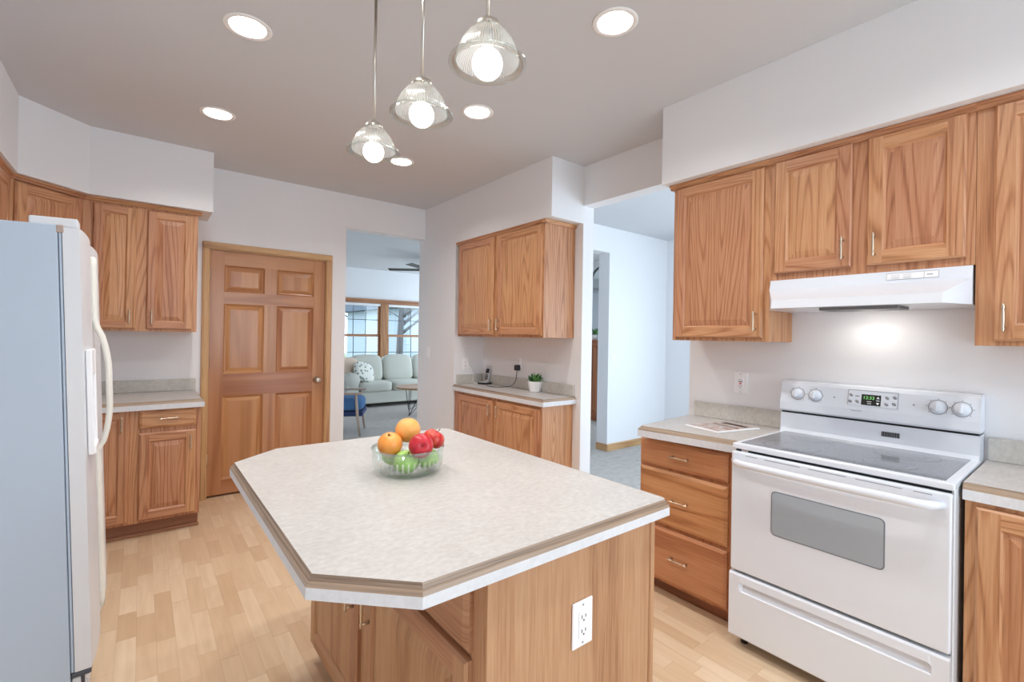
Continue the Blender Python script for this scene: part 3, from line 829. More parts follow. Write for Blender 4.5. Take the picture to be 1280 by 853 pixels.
# ---- island
def island():
    r = thing('kitchen_island_base', (.9, 1.47, 0), 'oak island base cabinet with outlet panel in the foreground', 'kitchen island')
    x0, x1, y0, y1 = .604, 1.198, .846, 2.10
    b = MB(); b.box(x0, x1, y0, y1, .07, .8685, bevel=.0015)
    face_frame(b, (x0, y1, .07), UW, NW, y1-y0, .798, [(0, .02), (.51, .60), (1.205, 1.254)], [], t=.003)
    b.build('body', 'oak_island', r)
    b = MB(); b.box(x0+.03, x1-.01, y0+.01, y1-.02, 0, .071, grain='y'); b.build('toe_kick', 'kick', r)
    b = MB(); b.box(x0-.001, 1.190, .838, .847, .005, .8685, bevel=.001); b.build('end_panel', 'oak_island', r)
    b = MB(); b.box(1.190, 1.212, .834, .862, .0, .8685, bevel=.003); b.build('corner_post', 'oak_island', r)
    xd = x0-.002
    d = door(r, (xd, 1.495, .075), UW, NW, .605, .578, None, mat='oak_island'); pull(d, (xd-.02, 1.455, .515), NW, Z, .11)
    d = door(r, (xd, 2.098, .075), UW, NW, .53, .578, None, mat='oak_island'); pull(d, (xd-.02, 1.600, .50), NW, Z, .11)
    b = MB(); panel_front(b, (xd, 1.495, .672), UW, NW, .605, .158, slab=True); d = b.build('drawer', 'oak_island', r); pull(d, (xd-.02, 1.19, .75), NW, Y, .11)
    b = MB(); panel_front(b, (xd, 2.098, .672), UW, NW, .53, .158, slab=True); d = b.build('drawer', 'oak_island', r); pull(d, (xd-.02, 1.83, .75), NW, Y, .11)
    r = thing('island_countertop', (.75, 1.46, .869), 'large speckled island counter with clipped corners and wood edge', 'countertop')
    P = [(.425, .800), (1.232, .800), (1.250, .818), (1.250, 2.098), (1.222, 2.126), (.437, 2.126), (.258, 1.974), (.258, .967)]
    counter(r, P, [True]*8, zb=.869, inset=.013)
island()

# ------------------------------------------------------------------ outlets and switches
def plate(name, loc, N, U, label, cat, kind='outlet', w_=.074, h_=.118):
    """wall plate; loc = centre on the wall plane"""
    N, U = Vector(N), Vector(U); r = thing(name, loc, label, cat)
    m = Matrix(((U.x, N.x, 0, 0), (U.y, N.y, 0, 0), (0, 0, 1, 0), (0, 0, 0, 1)))
    b = MB(); b.box(-w_/2, w_/2, 0, .006, -h_/2, h_/2, bevel=.0025, m=m); b.build('plate', 'white_plastic', r, local=True)
    if kind == 'switch':
        b = MB(); b.box(-.016, .016, .006, .009, -.033, .033, bevel=.0015, m=m); b.build('rocker', 'white_plastic', r, local=True)
    else:
        b = MB(); b.box(-.017, .017, .005, .0085, -.034, .034, bevel=.0015, m=m)
        b.build('receptacle', 'white_plastic', r, local=True)
        b = MB()
        for zz in (.018, -.018):
            b.box(-.008, -.0055, .008, .009, zz-.003, zz+.006, m=m); b.box(.0055, .008, .008, .009, zz-.002, zz+.006, m=m)
            b.lathe([(0, 0), (.0025, 0), (.0025, .001), (0, .001)], tuple(m @ Vector((0, .0082, zz-.008))), 10, N)
        b.build('slot', 'slot', r, local=True)
        if kind == 'gfci':
            b = MB(); b.box(-.012, .012, .0085, .0098, .006, .011, m=m); b.build('test_button', 'slot', r, local=True)
            b = MB(); b.box(-.006, .006, .0085, .0098, -.006, .001, m=m); b.build('reset_button', 'red', r, local=True)
    for zz in (h_*.41, -h_*.41):
        b = MB(); b.lathe([(0, 0), (.003, 0), (.002, .001), (0, .001)], tuple(m @ Vector((0, .006, zz))), 10, N); b.build('screw', 'grey_mark', r, local=True)
    return r
plate('outlet', (.902, .838, .655), NS, US, 'white duplex outlet on the island end panel', 'outlet')
plate('outlet', (XR, 1.328, 1.14), NW, UW, 'white outlet with red button left of the range', 'outlet', 'gfci', w_=.08, h_=.125)
plate('outlet', (XR, 3.384, 1.145), NW, UW, 'white outlet with black adapter on the niche back wall', 'outlet')
plate('outlet', (2.535, 3.97, 1.112), NS, US, 'white phone jack on the niche side wall', 'outlet')
plate('light_switch', (XW, 4.50, 1.205), NW, UW, 'white light switch left of the wall niche', 'switch', 'switch')
plate('light_switch', (4.59, 3.81, 1.14), NS, US, 'white light switch on the pale wall beyond the gap', 'switch', 'switch')

# ------------------------------------------------------------------ refrigerator (stands slightly tipped back on its front feet)
def fridge():
    r = thing('refrigerator', (-.117, 2.30, 0), 'tall white side by side refrigerator at the left edge', 'refrigerator')
    r.rotation_euler = (0, R(-2), 0)
    def B(mb, name, mat, parent=r): return mb.build(name, mat, parent, local=True)
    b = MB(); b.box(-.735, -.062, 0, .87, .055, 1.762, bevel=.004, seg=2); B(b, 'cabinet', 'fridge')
    b = MB(); b.box(-.062, -.048, .012, .858, .15, 1.752); B(b, 'gasket', 'gasket')
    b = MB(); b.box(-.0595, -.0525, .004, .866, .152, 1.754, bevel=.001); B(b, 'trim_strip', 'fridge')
    doors = []
    for (y0, y1) in ((0, .412), (.420, .87)):
        b = MB()
        n = 9; prof = []
        for i in range(n+1):
            s_ = i/n; prof.append((-.002+.016*math.sin(math.pi*s_)*.5-.003*(abs(2*s_-1)**6), y0+.001+(y1-y0-.002)*s_))
        poly = [(-.050, y0+.001)]+[(x_, yy_) for x_, yy_ in prof]+[(-.050, y1-.001)]
        b.prism(poly, .152, 1.755)
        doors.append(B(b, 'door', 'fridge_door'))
    # full height grip strips that bow out into handles at the middle
    for dd, yc in ((doors[0], .385), (doors[1], .447)):
        b = MB(); path = []; rr = []
        for i in range(41):
            s_ = i/40; z = .20+s_*(1.70-.20)
            bow = 0
            if .875 < z < 1.405:
                q = (z-.875)/.53; bow = .043*min(1, math.sin(math.pi*q)**.5*1.08)
            path.append((.005+bow, yc, z)); rr.append(.0105)
        b.tube(path, rr, 10); B(b, 'handle', 'almond', dd)
    # dispenser on the freezer door
    b = MB(); y0, y1, z0, z1 = .03, .21, .925, 1.315
    b.box(0, .018, y0, y0+.02, z0, z1, bevel=.003).box(0, .018, y1-.02, y1, z0, z1, bevel=.003)
    b.box(0, .017, y0+.02, y1-.02, z1-.10, z1, bevel=.003).box(0, .022, y0+.02, y1-.02, z0, z0+.03, bevel=.003)
    d = B(b, 'dispenser', 'white_plastic', doors[0])
    b = MB(); b.box(-.004, .010, y0+.02, y1-.02, z0+.03, z1-.10); B(b, 'dispenser_recess', 'enamel_side', d)
    b = MB(); b.box(-.135, -.008, .01, .085, 1.757, 1.790, bevel=.006, seg=2); B(b, 'hinge_cover', 'fridge_door')
    b = MB(); b.box(-.066, -.046, -.001, .03, 1.735, 1.762, bevel=.002); B(b, 'top_hinge', 'hinge_brown')
    b = MB(); b.box(-.060, -.006, .0, .035, .132, .148, bevel=.003); b.tube([(-.03, .012, .10), (-.03, .012, .15)], .006); B(b, 'bottom_hinge', 'dark_metal')
    b = MB(); b.box(-.06, -.022, .01, .86, .035, .128, bevel=.006, seg=2)
    for i in range(5): b.box(-.024, -.019, .03, .84, .045+i*.016, .052+i*.016)
    B(b, 'toe_grille', 'fridge_door')
    for yy_ in (.06, .81):
        b = MB(); b.tube([(-.1, yy_, .0), (-.1, yy_, .06)], .018, 12); B(b, 'foot', 'dark_metal')
        b = MB(); b.tube([(-.70, yy_, .026), (-.70, yy_, .06)], .018, 12); B(b, 'foot', 'dark_metal')
fridge()

# ------------------------------------------------------------------ range
def stove():
    Y0, Y1 = .318, 1.064
    r = thing('electric_range', (2.44, .69, 0), 'white freestanding electric range with glass cooktop', 'range')
    b = MB(); b.box(2.165, XR-.004, Y0, Y1, .045, .900, bevel=.003); b.build('body', 'enamel_side', r)
    b = MB(); b.box(2.150, 2.166, Y0+.008, Y1-.008, .05, .896); b.build('front_gap', 'black_gap', r)
    for (xx, yy_) in ((2.20, 1.03), (2.20, .35), (2.68, 1.03), (2.68, .35)):
        b = MB(); b.tube([(xx, yy_, 0), (xx, yy_, .05)], .016, 12); b.build('foot', 'black', r)
    b = MB()   # cooktop rim
    b.box(2.136, 2.66, Y0-.003, Y1+.003, .896, .921, bevel=.006, seg=3)
    ct = b.build('cooktop', 'enamel', r)
    b = MB(); b.box(2.162, 2.635, Y0+.024, Y1-.024, .918, .9235, bevel=.001); g = b.build('cooktop_glass', 'cooktop', ct)
    for (xx, yy_, rr) in ((2.27, .87, .11), (2.27, .52, .085), (2.51, .87, .085), (2.51, .52, .11)):
        b = MB(); b.lathe([(rr-.004, .9236), (rr, .9238), (rr-.001, .9236)], (xx, yy_, 0), 48, close=False)
        b.lathe([(rr*.6-.002, .9236), (rr*.6, .9238), (rr*.6-.001, .9236)], (xx, yy_, 0), 48, close=False); b.build('burner_ring', 'burner', g)
    b = MB(); b.box(2.185, 2.20, .815, .86, .9235, .924); b.build('hot_surface_mark', 'burner', g)
    # backguard
    b = MB(); prof = [(XR-.004, .90), (2.650, .90), (2.628, .921), (2.638, .94), (2.640, 1.020), (XR-.004, 1.020)]
    b.extrude(prof, 'y', Y0, Y1); bl = b.build('backguard_panel', 'enamel', r)
    b = MB(); b.box(2.642, 2.72, Y0+.004, Y1-.004, 1.018, 1.032); b.build('backguard_gap', 'black_gap', r)
    b = MB(); prof = [(XR-.004, 1.030), (2.632, 1.030), (2.626, 1.038), (2.630, 1.075), (2.652, 1.165), (2.662, 1.178), (2.68, 1.183), (XR-.004, 1.183)]
    b.extrude(prof, 'y', Y0-.001, Y1+.001)
    bg_ = b.build('control_panel', 'enamel', r)
    # tilted control face frame: s along -y, t up the slope
    A, Bt = Vector((2.630, 0, 1.075)), Vector((2.652, 0, 1.165)); T = (Bt-A).normalized(); NN = Vector((-T.z, 0, T.x))
    def cp(y, t, n=0): return A+Vector((0, y, 0))+T*t+NN*n
    def slab(bb, y0, y1, t0, t1, n0, n1, **k):
        m = Matrix(((T.x, 0, NN.x, A.x), (0, 1, 0, 0), (T.z, 0, NN.z, A.z), (0, 0, 0, 1)))
        bb.box(t0, t1, y0, y1, n0, n1, m=m, **k)
    for (yy_, mk) in ((.985, 0), (.905, 0), (.446, 1), (.372, 1)):
        b = MB(); c = cp(yy_, .047)
        b.lathe([(0, 0), (.027, 0), (.027, .003), (.024, .006), (.021, .022), (.018, .025), (0, .025)], c, 28, NN)
        k_ = b.build('knob', 'enamel', bg_)
        b = MB(); m = Matrix.Translation(c) @ Matrix(((T.x, 0, NN.x, 0), (0, 1, 0, 0), (T.z, 0, NN.z, 0), (0, 0, 0, 1)))
        b.box(-.021, .021, -.006, .006, .020, .033, bevel=.004, seg=2, m=m); b.build('grip', 'enamel', k_)
        b = MB(); b.lathe([(.029, .0002), (.0305, .0008), (.032, .0002)], c, 32, NN, close=False)
        for q in range(7):
            a = R(-130+q*43); p = m @ Vector((.036*math.cos(a), .036*math.sin(a), .0006)); b.lathe([(0, 0), (.0022, 0), (0, .0006)], p, 8, NN)
        b.build('dial_mark', 'grey_mark', k_)
    b = MB(); slab(b, .578, .768, .018, .092, -.001, .003, bevel=.003); pp = b.build('clock_panel', 'enamel', bg_)
    b = MB(); slab(b, .580, .766, .0905, .0925, .002, .0036); slab(b, .578, .580, .020, .092, .002, .0036); slab(b, .766, .768, .020, .092, .002, .0036)
    b.build('panel_outline', 'grey_mark', pp)
    b = MB(); slab(b, .640, .714, .024, .074, .002, .0042, bevel=.001); ds = b.build('display', 'display', pp)
    c = cp(.686, .058, .0046)
    rot = Matrix((( 0, T.x, NN.x), (-1, 0, 0), (0, T.z, NN.z))).to_euler()
    text_mesh('clock_digits', '12:33', .020, 'digits', ds, c, rot)
    b = MB()
    for (t_, s_) in ((.062, 1), (.034, -1)):
        tri = [cp(.651+dy, t_+s_*dt, .0048) for dy, dt in ((-.006, -.005), (.006, -.005), (0, .006))]
        t = bmesh.new(); t.faces.new([t.verts.new(p) for p in tri]); b.add(t)
    slab(b, .645, .657, .047, .050, .0042, .0048); slab(b, .675, .692, .040, .0425, .0042, .0048); slab(b, .675, .690, .031, .0335, .0042, .0048)
    b.build('display_arrows', 'white_plastic', ds)
    for (yy_, tt) in ((.755, .066), (.757, .036), (.729, .038), (.618, .066), (.591, .070), (.619, .036), (.592, .040)):
        b = MB(); b.lathe([(0, .003), (.006, .003), (.006, .0042), (0, .0046)], cp(yy_, tt), 14, NN, sx=1.5); b.build('button', 'grey_mark', pp)
    b = MB(); slab(b, .722, .738, .060, .066, .003, .0036); b.build('printed_label', 'grey_mark', pp)
    b = MB(); path = []
    for i in range(31):
        q = i/30; path.append(cp(.752-.042*q, -.006+.0035*math.sin(q*26)*(1-.5*q), .0012))
    b.tube(path, .0009, 5); b.build('script_badge', 'grey_mark', bg_)
    b = MB()
    for yy_ in (.824, .525): b.lathe([(0, 0), (.004, 0), (.003, .0015), (0, .0015)], cp(yy_, .047), 12, NN)
    b.build('indicator_light', 'grey_mark', bg_)
    b = MB()   # vent slots on the lower panel
    for i in range(11): b.box(2.6365, 2.6400, .634-i*.006-.0022, .634-i*.006+.0016, .966, .988)
    b.build('vent_slot', 'black', bl)
    # oven door
    b = MB(); b.box(2.122, 2.152, Y0+.002, Y1-.001, .352, .886, bevel=.007, seg=3)
    od = b.build('oven_door', 'enamel', r)
    b = MB()
    def rrect(y0, y1, z0, z1, rad, n=6):
        out = []
        for (cy, cz, a0) in ((y1-rad, z1-rad, 0), (y0+rad, z1-rad, 90), (y0+rad, z0+rad, 180), (y1-rad, z0+rad, 270)):
            for i in range(n+1):
                a = R(a0+90*i/n); out.append((cy+rad*math.cos(a), cz+rad*math.sin(a)))
        return out
    def rplate(bb, pts, x0, x1):
        t = bmesh.new(); A_ = [t.verts.new((x0, y, z)) for y, z in pts]; B_ = [t.verts.new((x1, y, z)) for y, z in pts]; n = len(pts)
        t.faces.new(A_); t.faces.new(B_[::-1])
        for i in range(n): t.faces.new((A_[i], B_[i], B_[(i+1) % n], A_[(i+1) % n]))
        bmesh.ops.recalc_face_normals(t, faces=t.faces[:]); bb.add(t)
    rplate(b, rrect(.497, .889, .562, .750, .018), 2.1205, 2.124); b.build('window_border', 'oven_frame', od)
    b = MB(); rplate(b, rrect(.501, .885, .566, .746, .016), 2.1195, 2.124); b.build('oven_window', 'oven_glass', od)
    b = MB()   # bowed handle
    path = []; rr = []
    for i in range(25):
        s_ = i/24; e = min(s_, 1-s_)
        path.append((2.122-.048*min(1, (e/.06))**.6 - .010*math.sin(math.pi*s_), Y1-.012-(Y1-Y0-.036)*s_, .846)); rr.append(.0155 if e > .01 else .012)
    b.tube(path, rr, 12); b.build('oven_handle', 'enamel', od)
    b = MB()
    for (ya, yb_) in ((1.0, .95), (.92, .78), (.75, .62), (.59, .45), (.42, .37)): b.box(2.1215, 2.123, yb_, ya, .872, .875)
    b.build('door_vent', 'grey_mark', od)
    b = MB(); b.box(2.147, 2.152, 1.0, 1.0+.03, .886, .896); b.build('latch', 'chrome', od)
    # storage drawer with a scooped pull
    b = MB()
    t = bmesh.new(); yA, yB = Y0+.002, Y1+.002
    prof = [(2.150, .055), (2.126, .055), (2.120, .062), (2.120, .262), (2.134, .272), (2.138, .292), (2.118, .302), (2.118, .306), (2.120, .332), (2.126, .340), (2.150, .340)]
    flat = [(2.150, .055), (2.126, .055), (2.120, .062), (2.120, .262), (2.120, .272), (2.120, .292), (2.120, .302), (2.120, .306), (2.120, .332), (2.126, .340), (2.150, .340)]
    cols = [(yA, flat), (yA+.045, flat), (yA+.055, prof), (yB-.055, prof), (yB-.045, flat), (yB, flat)]
    rings = [[t.verts.new((p, y, z)) for p, z in pf] for y, pf in cols]; n = len(prof)
    for A_, B_ in zip(rings, rings[1:]):
        for i in range(n): t.faces.new((A_[i], B_[i], B_[(i+1) % n], A_[(i+1) % n]))
    t.faces.new(rings[0]); t.faces.new(rings[-1][::-1]); bmesh.ops.recalc_face_normals(t, faces=t.faces[:]); b.add(t)
    b.build('storage_drawer', 'enamel', r)
stove()
# ------------------------------------------------------------------ hood
def hood():
    r = thing('range_hood', (2.55, .69, 1.54), 'white under cabinet range hood above the range', 'range hood')
    t = bmesh.new(); b = MB()
    ya, yb_, yc, yd = .322, 1.053, .381, .978
    def lay(pts): return [t.verts.new(p) for p in pts]
    # plan: back corners, then the front lip narrower than the top
    top = lay([(XR-.004, ya, 1.689), (XR-.004, yb_, 1.689), (2.470, yb_, 1.689), (2.470, ya, 1.689)])
    mid = lay([(XR-.004, ya, 1.640), (XR-.004, yb_, 1.640), (2.458, yb_, 1.640), (2.458, ya, 1.640)])
    lip = lay([(XR-.004, ya, 1.585), (XR-.004, yb_, 1.585), (2.306, yd, 1.578), (2.306, yc, 1.578)])
    bot = lay([(XR-.004, ya, 1.540), (XR-.004, yb_, 1.540), (2.300, yd, 1.540), (2.300, yc, 1.540)])
    L = [top, mid, lip, bot]
    # intermediate corners where the side meets the cabinet line
    side = []
    for A_, B_ in zip(L, L[1:]):
        for i in range(4):
            j = (i+1) % 4
            if i in (0, 2): t.faces.new((A_[i], A_[j], B_[j], B_[i]))
    e0 = lay([(2.462, ya, 1.585), (2.462, ya, 1.540)]); e1 = lay([(2.462, yb_, 1.585), (2.462, yb_, 1.540)])
    for (k, e) in ((0, e0), (1, e1)):   # right then left sides
        bk, fr = (0, 3) if k == 0 else (1, 2)
        t.faces.new((top[bk], mid[bk], mid[fr], top[fr])); t.faces.new((mid[bk], lip[bk], e[0], mid[fr]))
        t.faces.new((lip[bk], bot[bk], e[1], e[0])); t.faces.new((mid[fr], e[0], lip[fr])); t.faces.new((e[0], e[1], bot[fr], lip[fr]))
    t.faces.new(top); t.faces.new((bot[0], e0[1], bot[3], bot[2], e1[1], bot[1]))
    bmesh.ops.recalc_face_normals(t, faces=t.faces[:]); b.add(t)
    b.build('canopy', 'enamel', r)
    # switch panel on the upper face
    A, Bt = Vector((2.458, 0, 1.640)), Vector((2.470, 0, 1.689)); T = (Bt-A).normalized(); NN = Vector((-T.z, 0, T.x))
    m = Matrix(((T.x, 0, NN.x, A.x), (0, 1, 0, 0), (T.z, 0, NN.z, A.z), (0, 0, 0, 1)))
    b = MB(); b.box(.012, .040, .418, .584, 0, .0022, bevel=.001, m=m); p = b.build('switch_panel', 'white_plastic', r)
    b = MB(); b.box(.0115, .0125, .418, .584, .001, .0026, m=m); b.box(.0395, .0405, .418, .584, .001, .0026, m=m)
    for yy_ in (.418, .583, .462): b.box(.012, .040, yy_, yy_+.0012, .001, .0026, m=m)
    b.box(.024, .028, .436, .458-.004, .002, .0028, m=m); b.build('panel_print', 'grey_mark', p)
    for yy_ in (.555, .515):
        b = MB(); b.box(.017, .034, yy_-.013, yy_+.013, .002, .006, bevel=.0015, m=m); b.build('rocker_switch', 'enamel_side', p)
    b = MB(); b.box(2.36, 2.52, .52, .80, 1.527, 1.541, bevel=.002); b.build('filter', 'hood_filter', r)
    b = MB(); b.box(2.56, 2.64, .56, .76, 1.534, 1.541, bevel=.002); b.build('light_lens', 'can_lens', r)
    l = bpy.data.lights.new('hood_light', 'AREA'); l.shape = 'RECTANGLE'; l.size = .2; l.size_y = .08; l.energy = HOOD_W; l.color = (1, .93, .82)
    o = bpy.data.objects.new('hood_light', l); COL.objects.link(o); o.parent = r; o.location = (0.05, 0, -.010); o.rotation_euler = (0, R(18), 0)
hood()

# ------------------------------------------------------------------ ceiling lights
def can_light(x, y, label):
    r = thing('recessed_light', (x, y, ZT), label, 'ceiling light')
    b = MB(); b.lathe([(.074, 0), (.096, 0), (.098, -.002), (.094, -.005), (.080, -.006), (.074, -.003)], (x, y, ZT), 40, close=False)
    b.build('trim_ring', 'baffle', r)
    b = MB(); b.lathe([(.0755, -.004), (.0745, .02), (.070, .045), (.064, .075), (0, .0755)], (x, y, ZT), 40, close=False)
    b.build('baffle', 'baffle', r)
    b = MB(); b.lathe([(0, .052), (.054, .054), (.060, .062), (.062, .074), (0, .0748)], (x, y, ZT), 32, close=False)
    b.build('lens', 'can_lens', r)
    l = bpy.data.lights.new('can_lamp', 'AREA'); l.shape = 'DISK'; l.size = .10; l.energy = CAN_W; l.color = (1, .975, .95)
    o = bpy.data.objects.new('can_lamp', l); COL.objects.link(o); o.parent = r; o.location = (0, 0, .045)
    return r
can0 = can_light(.352, 2.39, 'recessed ceiling can nearest the left of the frame, above the pendants row')
can0['label'] = 'large recessed light in the ceiling left of the pendants'
can0['group'] = 'recessed ceiling lights'
for (x, y, lab) in ((1.583, 1.33, 'large recessed light in the ceiling right of the nearest pendant'),
                    (.352, 3.456, 'small recessed light in the ceiling over the left cabinets'),
                    (1.583, 2.39, 'recessed light in the ceiling just below the nearest pendant'),
                    (1.583, 3.456, 'small recessed light partly behind the farthest pendant shade'),
                    (.352, 1.33, 'recessed ceiling light above the near left island corner, out of frame'),
                    (.352, .264, 'added unseen recessed fill light above and left of the viewpoint'),  # added out of view to fill the range front and island end
                    (1.583, .264, 'added unseen recessed fill light above and right of the viewpoint')):  # second unseen can, added for the same fill
    c = copy_thing(can0, (x, y, ZT), lab, 'recessed ceiling lights')
def pendant(x, y, z, label):
    """z = plane of the rim"""
    r = thing('pendant_light', (x, y, ZT), label, 'pendant light', 'glass pendants over the island')
    b = MB(); b.lathe([(0, 0), (.050, 0), (.052, -.004), (.040, -.010), (.012, -.016), (0, -.016)], (x, y, ZT), 32); b.build('ceiling_plate', 'nickel', r)
    b = MB(); b.tube([(x, y, ZT-.02), (x, y, z+.118)], .0058, 12); b.build('rod', 'nickel', r)
    b = MB(); b.lathe([(0, .124), (.010, .124), (.014, .118), (.030, .110), (.034, .100), (.034, .088), (.030, .086), (0, .086)], (x, y, z), 32); c = b.build('socket_cap', 'nickel', r)
    for a in (0, 120, 240):
        q = MB(); p = Vector((x+.034*math.cos(R(a)), y+.034*math.sin(R(a)), z+.093)); d = Vector((math.cos(R(a)), math.sin(R(a)), 0)); q.tube([p, p+d*.010], [.0025, .004], 8); q.build('thumbscrew', 'nickel', c)
    s_ = MB()
    s_.lathe([(.083, .007), (.081, .020), (.076, .038), (.067, .058), (.054, .076), (.042, .087), (.032, .095)], (x, y, z), 288, close=False, rib=.010, nrib=72)
    s_.lathe([(.0815, .007), (.0795, .020), (.0745, .038), (.0655, .057), (.0525, .0745), (.0405, .0855), (.032, .093)], (x, y, z), 96, close=False)
    g = s_.build('glass_shade', 'shade', r, merge=False)
    s_ = MB(); s_.lathe([(.0825, .001), (.090, -.001), (.099, -.002), (.1025, .0005), (.1025, .0045), (.098, .008), (.090, .009), (.083, .010)], (x, y, z), 64, close=False)
    s_.build('shade_rim', 'shade_rim', g)
    b = MB(); n = 14; rad = .041; zc_ = z+.002
    prof = [(rad*math.sin(math.pi*i/n*.92), -rad*math.cos(math.pi*i/n*.92)) for i in range(n+1)]+[(.012, .042)]
    b.lathe(prof, (x, y, zc_), 28); b.build('bulb', 'bulb', r)
    b = MB(); b.lathe([(0, .040), (.013, .040), (.015, .046), (.015, .088), (0, .088)], (x, y, z), 20); b.build('socket', 'baffle', c)
    return r
PEN = [(.706, 1.022, 2.106, 'glass pendant nearest the camera, rightmost of the three'),
       (.706, 1.394, 2.110, 'glass pendant in the middle of the three over the island'),
       (.706, 1.799, 2.120, 'glass pendant farthest from the camera, leftmost of the three')]
p0 = pendant(*PEN[0][:3], PEN[0][3])
for (x, y, z, lab) in PEN[1:]: copy_thing(p0, (x, y, ZT+(z-PEN[0][2])*0), lab, 'glass pendants over the island')

# ------------------------------------------------------------------ fruit bowl
BX, BY, BZ = .733, 1.505, .9145
def bowl():
    b = MB(); seg = 240; rib = .014; nr = 40
    b.lathe([(.070, .006), (.078, .004), (.080, 0), (.086, 0), (.090, .005), (.094, .012)], (BX, BY, BZ), 96, close=False, mat=1)
    b.lathe([(.094, .012), (.110, .019), (.117, .030), (.119, .062)], (BX, BY, BZ), seg, close=False, rib=rib, nrib=nr)
    b.lathe([(.119, .062), (.122, .080), (.1245, .088), (.1235, .0905), (.120, .088), (.1175, .080)], (BX, BY, BZ), 96, close=False, mat=1)
    b.lathe([(.1175, .080), (.1155, .060), (.113, .034), (.106, .024), (.088, .014), (0, .010)], (BX, BY, BZ), 96, close=False)
    o = b.build_at('fruit_bowl', ['bowl', 'bowl_rim'], (BX, BY, BZ))
    tag(o, 'clear ribbed glass bowl of fruit on the island', 'bowl')
bowl()
def fruit_mesh(kind, r):
    b = MB(); n = 18
    if kind == 'orange':
        prof = []
        for i in range(n+1):
            a = math.pi*i/n; prof.append((r*math.sin(a), -r*.97*math.cos(a)-(.0025 if i == n else 0)))
        b.lathe(prof, (0, 0, 0), 36); nub = [(0, 0), (.004, .0005), (.003, .003), (0, .0034)]; z = r*.955
    else:
        prof = []
        for i in range(n+1):
            a = math.pi*i/n; c = math.cos(a)
            rr = r*math.sin(a)**.92*(1+.10*-c*-1*.5); h = -r*.86*c
            h -= r*.26*max(0, (1-math.sin(a)))**2.2*(1 if c < 0 else -.7)
            prof.append((rr, h))
        b.lathe(prof, (0, 0, 0), 36); nub = None; z = r*.60
    return b, nub, z
def put_fruit(kind, name, loc, r, mat, label, cat, grp, tilt):
    ro = thing(name, loc, label, cat, grp); ro.rotation_euler = tilt
    b, nub, z = fruit_mesh(kind, r); b.build('flesh' if False else 'skin', mat, ro, local=True)
    b = MB()
    if kind == 'orange': b.lathe([(p, z+h) for p, h in nub], (0, 0, 0), 10); b.build('navel', 'stem', ro, local=True)
    else: b.tube([(0, 0, z-.006), (.001, 0, z+.006), (.004, .001, z+.016)], [.0014, .0013, .0018], 6); b.build('stem', 'stem', ro, local=True)
    return ro
GF = 'fruit piled in the glass bowl'
put_fruit('orange', 'orange', (.676, 1.528, 1.012), .0425, 'orange', 'bright orange at the left of the bowl', 'orange', GF, (.4, -.3, 0))
put_fruit('orange', 'orange', (.752, 1.550, 1.049), .0445, 'orange_pale', 'paler orange on top at the back of the bowl', 'orange', GF, (-.3, .5, 1))
put_fruit('apple', 'apple', (.747, 1.437, 1.015), .0415, 'red', 'deep red apple at the front right, dimple facing out', 'apple', GF, (R(78), 0, R(-22)))
put_fruit('apple', 'apple', (.822, 1.486, 1.022), .0395, 'red_streak', 'red striped apple at the right rear of the pile', 'apple', GF, (.3, .5, .4))
put_fruit('apple', 'apple', (.708, 1.470, .961), .0415, 'green', 'green apple at the front under the oranges', 'apple', GF, (.5, -.2, .3))
put_fruit('apple', 'apple', (.790, 1.470, .960), .0385, 'green', 'green apple at the right under the red apples', 'apple', GF, (-.4, .3, .8))
put_fruit('apple', 'apple', (.700, 1.556, .962), .039, 'green', 'green apple at the back left under the bright orange', 'apple', GF, (.2, .4, .1))

# ------------------------------------------------------------------ counter things
def magazine():
    c = Vector((2.483, 1.301, .9147))
    o = thing('magazine', c, 'magazine with a photo cover on the counter left of the range', 'magazine')
    o.rotation_euler = (0, 0, R(-14))
    b = MB(); b.box(-.157, .157, -.112, .112, 0, .006, bevel=.001); b.build('pages', 'paper', o, local=True)
    b = MB(); b.box(-.137, .152, -.098, .107, .0058, .0066); b.build('cover_photo', 'cover', o, local=True)
    b = MB()
    for i, (u0, u1) in enumerate(((.10, .125),)): b.box(u0-.02, u1-.005, -.075, .075, .0066, .0070)
    for i in range(9): b.box(.015, .035, -.08+i*.018, -.08+i*.018+.011, .0066, .0069)
    b.build('cover_title', 'soil', o, local=True)
magazine()
def phone():
    r = thing('cordless_phone', (2.69, 3.83, .9145), 'black and silver cordless phone in its cradle on the niche counter', 'phone')
    r.rotation_euler = (0, 0, R(20))
    b = MB(); t = bmesh.new()
    b.box(-.07, .06, -.055, .055, 0, .018, bevel=.008, seg=2); b.build('cradle', 'black', r, local=True)
    b = MB(); b.box(-.066, .0, -.050, .050, .016, .026, bevel=.006, seg=2); b.build('cradle_top', 'silver', r, local=True)
    m = Matrix.Translation((.008, 0, .012)) @ Matrix.Rotation(R(18), 4, 'Y')
    b = MB(); b.box(-.014, .014, -.026, .026, .0, .165, bevel=.009, seg=3, m=m, smooth=True); h = b.build('handset', 'silver', r, local=True)
    b = MB(); b.box(-.0150, -.0130, -.020, .020, .095, .140, m=m, bevel=.0005); b.build('screen', 'black', h, local=True)
    b = MB()
    for i in range(4):
        for j in range(3): b.box(-.0155, -.0130, -.018+j*.013, -.008+j*.013, .030+i*.014, .039+i*.014, m=m)
    b.build('keypad', 'black', h, local=True)
    b = MB(); b.tube([m @ Vector((.006, -.016, .16)), m @ Vector((.006, -.016, .182))], .005, 8); b.build('antenna', 'black', h, local=True)
phone()
